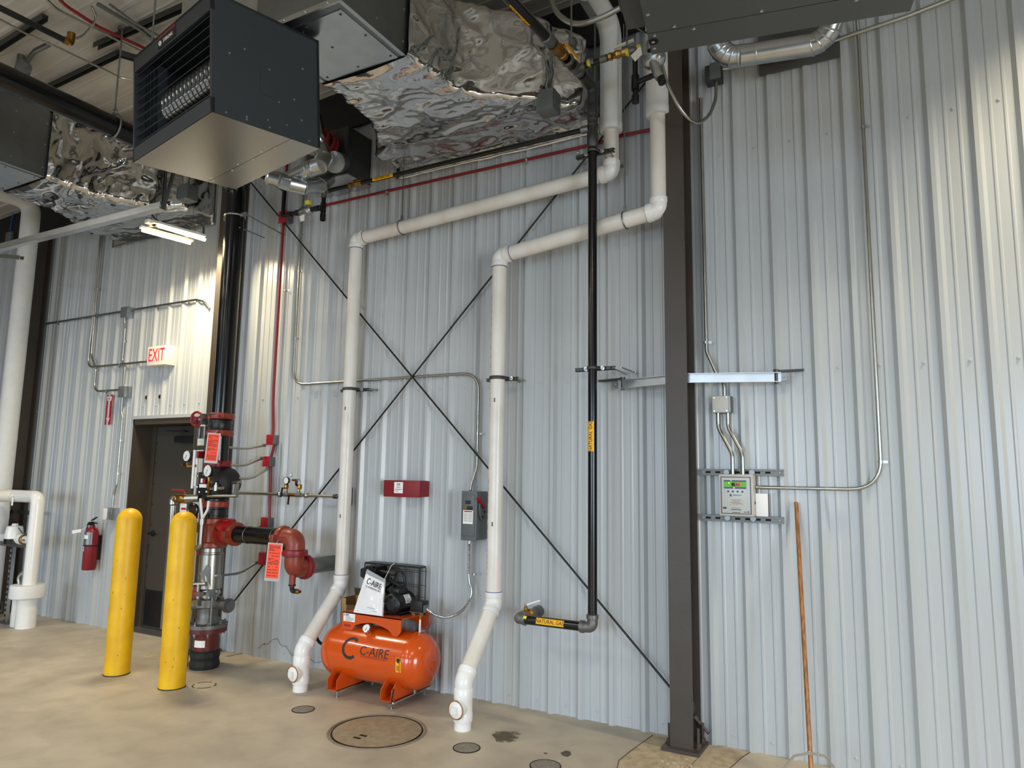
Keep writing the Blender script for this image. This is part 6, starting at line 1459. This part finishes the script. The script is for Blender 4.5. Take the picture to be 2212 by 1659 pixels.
pp2('print', 'ink_grey', *[pbox(a_, v_, b_, v_+.009, .0065) for a_, b_, v_ in ((.35, .66, .605), (.42, .6, .64), (.32, .64, .67), (.39, .7, .7), (.32, .37, .73), (.42, .45, .73), (.5, .53, .73), (.38, .6, .80))])
mb = MB(); mb.box(pl(.35, .835)+V((0, -.0055, 0)), pl(.65, .85)+V((0, -.004, 0))); mb.box(pl(.12, .79)+V((0, -.0055, 0)), pl(.225, .825)+V((0, -.004, 0))); mb.box(pl(.72, .885)+V((0, -.0055, 0)), pl(.79, .9)+V((0, -.004, 0))); mb.box(pl(.38, .9)+V((0, -.0055, 0)), pl(.62, .912)+V((0, -.004, 0))); mb.build('print', 'ink', fp_, smooth=False)
mb = MB(); mb.box(pl(.815, .87)+V((0, -.0055, 0)), pl(.87, .91)+V((0, -.004, 0))); mb.build('maker_mark', 'ink_grey', fp_, smooth=False)
mb = MB(); mb.lathe((PXb-.0, -.115, PZa+.085), (1, 0, 0), [(.009, -.005), (.009, .003)], 12); mb.build('lock', 'hole', t)
for u in (.16, .9):
    for z in (PZb+.012, PZa-.014): mb = MB(); mb.lathe((PXa+u*Wp, -.064, z), (0, -1, 0), [(.018, 0), (.018, .006)], 16); mb.build('mounting_ear', 'galv_dull', t)
a, b = at(1639, 1066, y=-.1), at(1660, 1116, y=-.1)
mb = MB(); mb.cbox((PXb+.002, -.105, b.z), (PXb+.075, -.098, a.z), .0015); tag(mb.build('paper_card', 'paper'), 'plain white card tucked behind the side of the gas alarm panel', 'card')
jb = at(1558, 873, y=-.095)
t = thing('junction_box', 'pale junction box between conduits above the gas alarm panel', 'junction box', jb)
mb = MB(); mb.cbox((jb.x-.055, -.09, jb.z-.055), (jb.x+.058, -.006, jb.z+.055), .004); mb.build('box', 'galv_dull', t)
mb = MB(); mb.cbox((jb.x-.058, -.0955, jb.z-.055), (jb.x+.045, -.089, jb.z+.055), .006); mb.build('cover', 'panel_case', t)
mb = MB()
for u, v in ((-.045, -.044), (.034, -.044), (-.045, .044), (.034, .044)): mb.lathe((jb.x+u, -.0955, jb.z+v), (0, -1, 0), [(.005, 0), (.005, .002)], 8)
mb.build('screw', 'galv', t)
ry_ = -.06
z0_ = jb.z
cond('wall_conduit', 'conduit running up along the bolted column from the pale junction box', [(jb.x+.015, ry_, z0_+.05), (jb.x+.015, ry_, z0_+.14), (jb.x-.03, ry_, z0_+.2), (jb.x-.095, ry_, z0_+.36), (jb.x-.10, ry_, 4.3)], .0125, 'steel_cond', [((jb.x-.10, ry_, 2.56), (0, 0, 1))], fil=.09)
for du, xe, l in ((-.03, -.953, 'bent conduit between pale box and gas alarm panel, nearer the column'), (.033, -.89, 'bent conduit between pale box and gas alarm panel, farther from the column')):
    cond('wall_conduit', l, [(jb.x+du, ry_, z0_-.05), (jb.x+du, ry_, z0_-.15), (xe, ry_-.04, PZb+.13), (xe, ry_-.045, PZb-.005)], .0125, 'steel_cond', fil=.10)
zz_ = at(1750, 1055, y=yc).z; xr = at(1897, 900, y=yc).x
cond('wall_conduit', 'long conduit from the gas alarm panel bending up the wall to the second heater', [(PXb-.0, -.09, zz_+.002), (PXb+.04, -.075, zz_), (PXb+.3, yc, zz_), (xr, yc, zz_), (xr, yc, 4.36), (xr+.0, yc-.01, 4.5), (xr-.0, -.14, 4.8)], .0115, 'steel_cond', [((xr, yc, 1.77), (0, 0, 1)), ((xr, yc, 3.86), (0, 0, 1))], fil=.18)
# ================================================================ SQUEEGEE
top = at(1720, 1086, y=-.03); low = at(1754, 1697, z=.045)
t = thing('floor_squeegee', 'long wooden handled floor squeegee leaning on the corrugated wall', 'squeegee', low)
ax = (top-low).normalized()
def hpy(q):
    d = q-CO; return 829.5-FPX*d.dot(cu)/d.dot(cf)
k = 0
while hpy(low+ax*k) > 1627: k += .004
br_ = low+ax*k; YQ = br_.y
mb = MB(); mb.cyl(low, top, .0125, n=16); mb.ball(top, .0125, 10, (1, 1, .5)); mb.build('handle', 'wood', t)
fr_ = V((0, -.016, 0))
pts = [at(1655, 1712, y=low.y), at(1717, 1630, y=YQ)+fr_, at(1752, 1625, y=YQ)+fr_, at(1783, 1631, y=YQ)+fr_, at(1842, 1708, y=low.y)]
mb = MB()
for a, b in zip(pts[:-1], pts[1:]): mb.beam(a, b, .003, .014, (0, -.2, 1))
mb.build('brace', 'alum', t, smooth=False)
mb = MB(); mb.lathe(br_, ax, [(.0145, -.008), (.0155, -.006), (.0155, .006), (.0145, .008)], 16); q = pts[3].lerp(pts[4], .36); mb.lathe(q, (0, -1, 0), [(.008, 0), (.008, .006)], 6); mb.lathe(pts[2].lerp(pts[3], .5), (0, -1, 0), [(.004, 0), (.004, .003)], 8); mb.build('clamp_ring', 'chrome', t)
mb = MB(); xA, xB = pts[0].x-.02, pts[-1].x+.02; mb.box((xA, low.y-.012, .03), (xB, low.y+.012, .05)); mb.build('blade_holder', 'alum', t, smooth=False)
mb = MB(); mb.box((xA, low.y-.004, 0), (xB, low.y+.004, .034)); mb.build('blade', 'rubber', t, smooth=False)
# ================================================================ thin loose wire along the skirting
mb = MB(); pts = [at(490, 1418, z=.004), at(545, 1407, z=.004), at(563, 1397, y=-.06), at(568, 1390, y=-.06), at(572, 1394, y=-.06), at(570, 1389, y=-.06), at(577, 1393, y=-.06), at(588, 1382, y=-.06), at(600, 1379, y=-.06), at(604, 1390, y=-.06), at(611, 1397, y=-.06), at(616, 1394, y=-.06), at(632, 1417, y=-.06), at(650, 1420, y=-.08), at(668, 1421, y=-.08), at(680, 1432, y=-.1), at(700, 1428, y=-.2)]
mb.tube(pts, .0022, .04, 6); tag(mb.build('loose_wire', 'wire'), 'thin curly loose wire along the wall between the riser and the compressor', 'wire')
mb = MB(); p = at(614, 1429, z=0); mb.cyl(p, p+V((0, 0, .075)), .003, n=6); tag(mb.build('wire_stub', 'white_plastic'), 'small stub standing on the floor by the wall behind the white pipe foot', 'stub')
# ================================================================ STRIP LIGHT
l0, l1 = at(307, 497, z=3.88), at(411, 525, z=3.88); r0, r1 = at(342, 488, z=3.88), at(443, 518, z=3.88)
t = thing('strip_light', 'two tube strip light glowing under the foil duct near the door', 'light', (l0+r1)/2)
for a, b in ((l0, l1), (r0, r1)):
    mb = MB(); mb.cyl(a, b, .016, n=10); mb.build('tube_lamp', 'led_tube', t)
ctr = (l0+l1+r0+r1)/4; ax = (l1-l0).normalized(); sd = ((r0-l0)-ax*(r0-l0).dot(ax)); wd = sd.length; sd.normalize(); upn = sd.cross(ax); upn = upn if upn.z > 0 else -upn
mb = MB(); c0_, c1_ = l0+sd*wd/2-ax*.02, l1+sd*wd/2+ax*.02
mb.beam(c0_+upn*.055, c1_+upn*.055, .07, .03, upn)
for q in (-1, 1): mb.beam(c0_+sd*(q*wd/2)+upn*.026, c1_+sd*(q*wd/2)+upn*.026, .05, .02, upn)
for q in (.15, .85): mb.beam(c0_.lerp(c1_, q)-sd*wd/2+upn*.045, c0_.lerp(c1_, q)+sd*wd/2+upn*.045, .03, .01, upn)
mb.build('housing', 'paper', t, smooth=False)
mb = MB()
for e in (l0.lerp(l1, .1), l0.lerp(l1, .9)):
    e = e+sd*wd/2+upn*.06; k = e+V((0, 0, .15)); mb.cyl(e+sd*.07, k, .0025, n=5); mb.cyl(e-sd*.07, k, .0025, n=5); mb.cyl(k, (k.x, k.y, 4.32), .0025, n=5)
mb.build('hanging_wire', 'galv_dark', t)
mb = MB(); mb.tube([l0+upn*.06+V((0, 0, .2)), l0.lerp(l1, .3)+upn*.10, l0.lerp(l1, .6)+upn*.18+sd*.1, r0.lerp(r1, .95)+upn*.14, r0.lerp(r1, .95)+upn*.05], .009, .1, 8); mb.build('power_cable', 'wire', t)
# ================================================================ LIGHTS
def area(name, loc, rot, sx, sy, power, col, spread=None):
    d = bpy.data.lights.new(name, 'AREA'); d.shape = 'RECTANGLE'; d.size = sx; d.size_y = sy; d.energy = power; d.color = col
    if spread: d.spread = spread
    o = bpy.data.objects.new(name, d); COL.objects.link(o); o.location = loc; o.rotation_euler = rot; return o
for k, (a, b) in enumerate(bays): area('door_daylight', ((a+b)/2, YB-.05, 2.0), (PI/2-.30, 0, 0), b-a, 2.9, (75, 85, 85)[k], (.64, .81, 1.0), 1.25)
area('door_daylight', (XR+.05, -7.4, 1.6), (0, PI/2-.45, 0), 3.0, 4.3, 520, (.9, .95, 1.0), 2.5)
E_strip = 14
def strip(x, y, z, length, rz_, power, tilt=0.):
    return area('strip_lamp', (x, y, z), (0, tilt, rz_), .16, length, power, (1., .86, .62) if power > 60 else (1, .96, .88))
for m_ in ((l0+l1)/2-upn*.02, (r0+r1)/2-upn*.02):
    dq = area('strip_lamp', m_, (0, 0, 0), .03, .42, 27, (1., .85, .58), 2.75); sx_ = sd if sd.x > 0 else -sd
    dq.rotation_euler = Matrix((sx_, upn.cross(sx_), upn)).transposed().to_euler()
area('strip_lamp', (1.35, -.55, 4.78), (0, 0, PI/2), .16, .8, 46, (1., .86, .6), 1.75)
for x in (-8.5, -4.5, -.5):
    for y in (-5.0, -8.5): strip(x, y, 4.5, 1.2, 0, 48)
w = bpy.data.worlds.new('world'); SC.world = w; w.use_nodes = True
w.node_tree.nodes['Background'].inputs['Color'].default_value = (.8, .88, 1, 1); w.node_tree.nodes['Background'].inputs['Strength'].default_value = .05
SC.cycles.max_bounces = 7; SC.cycles.diffuse_bounces = 4; SC.cycles.glossy_bounces = 4; SC.cycles.sample_clamp_indirect = 4
SC.cycles.use_denoising = True
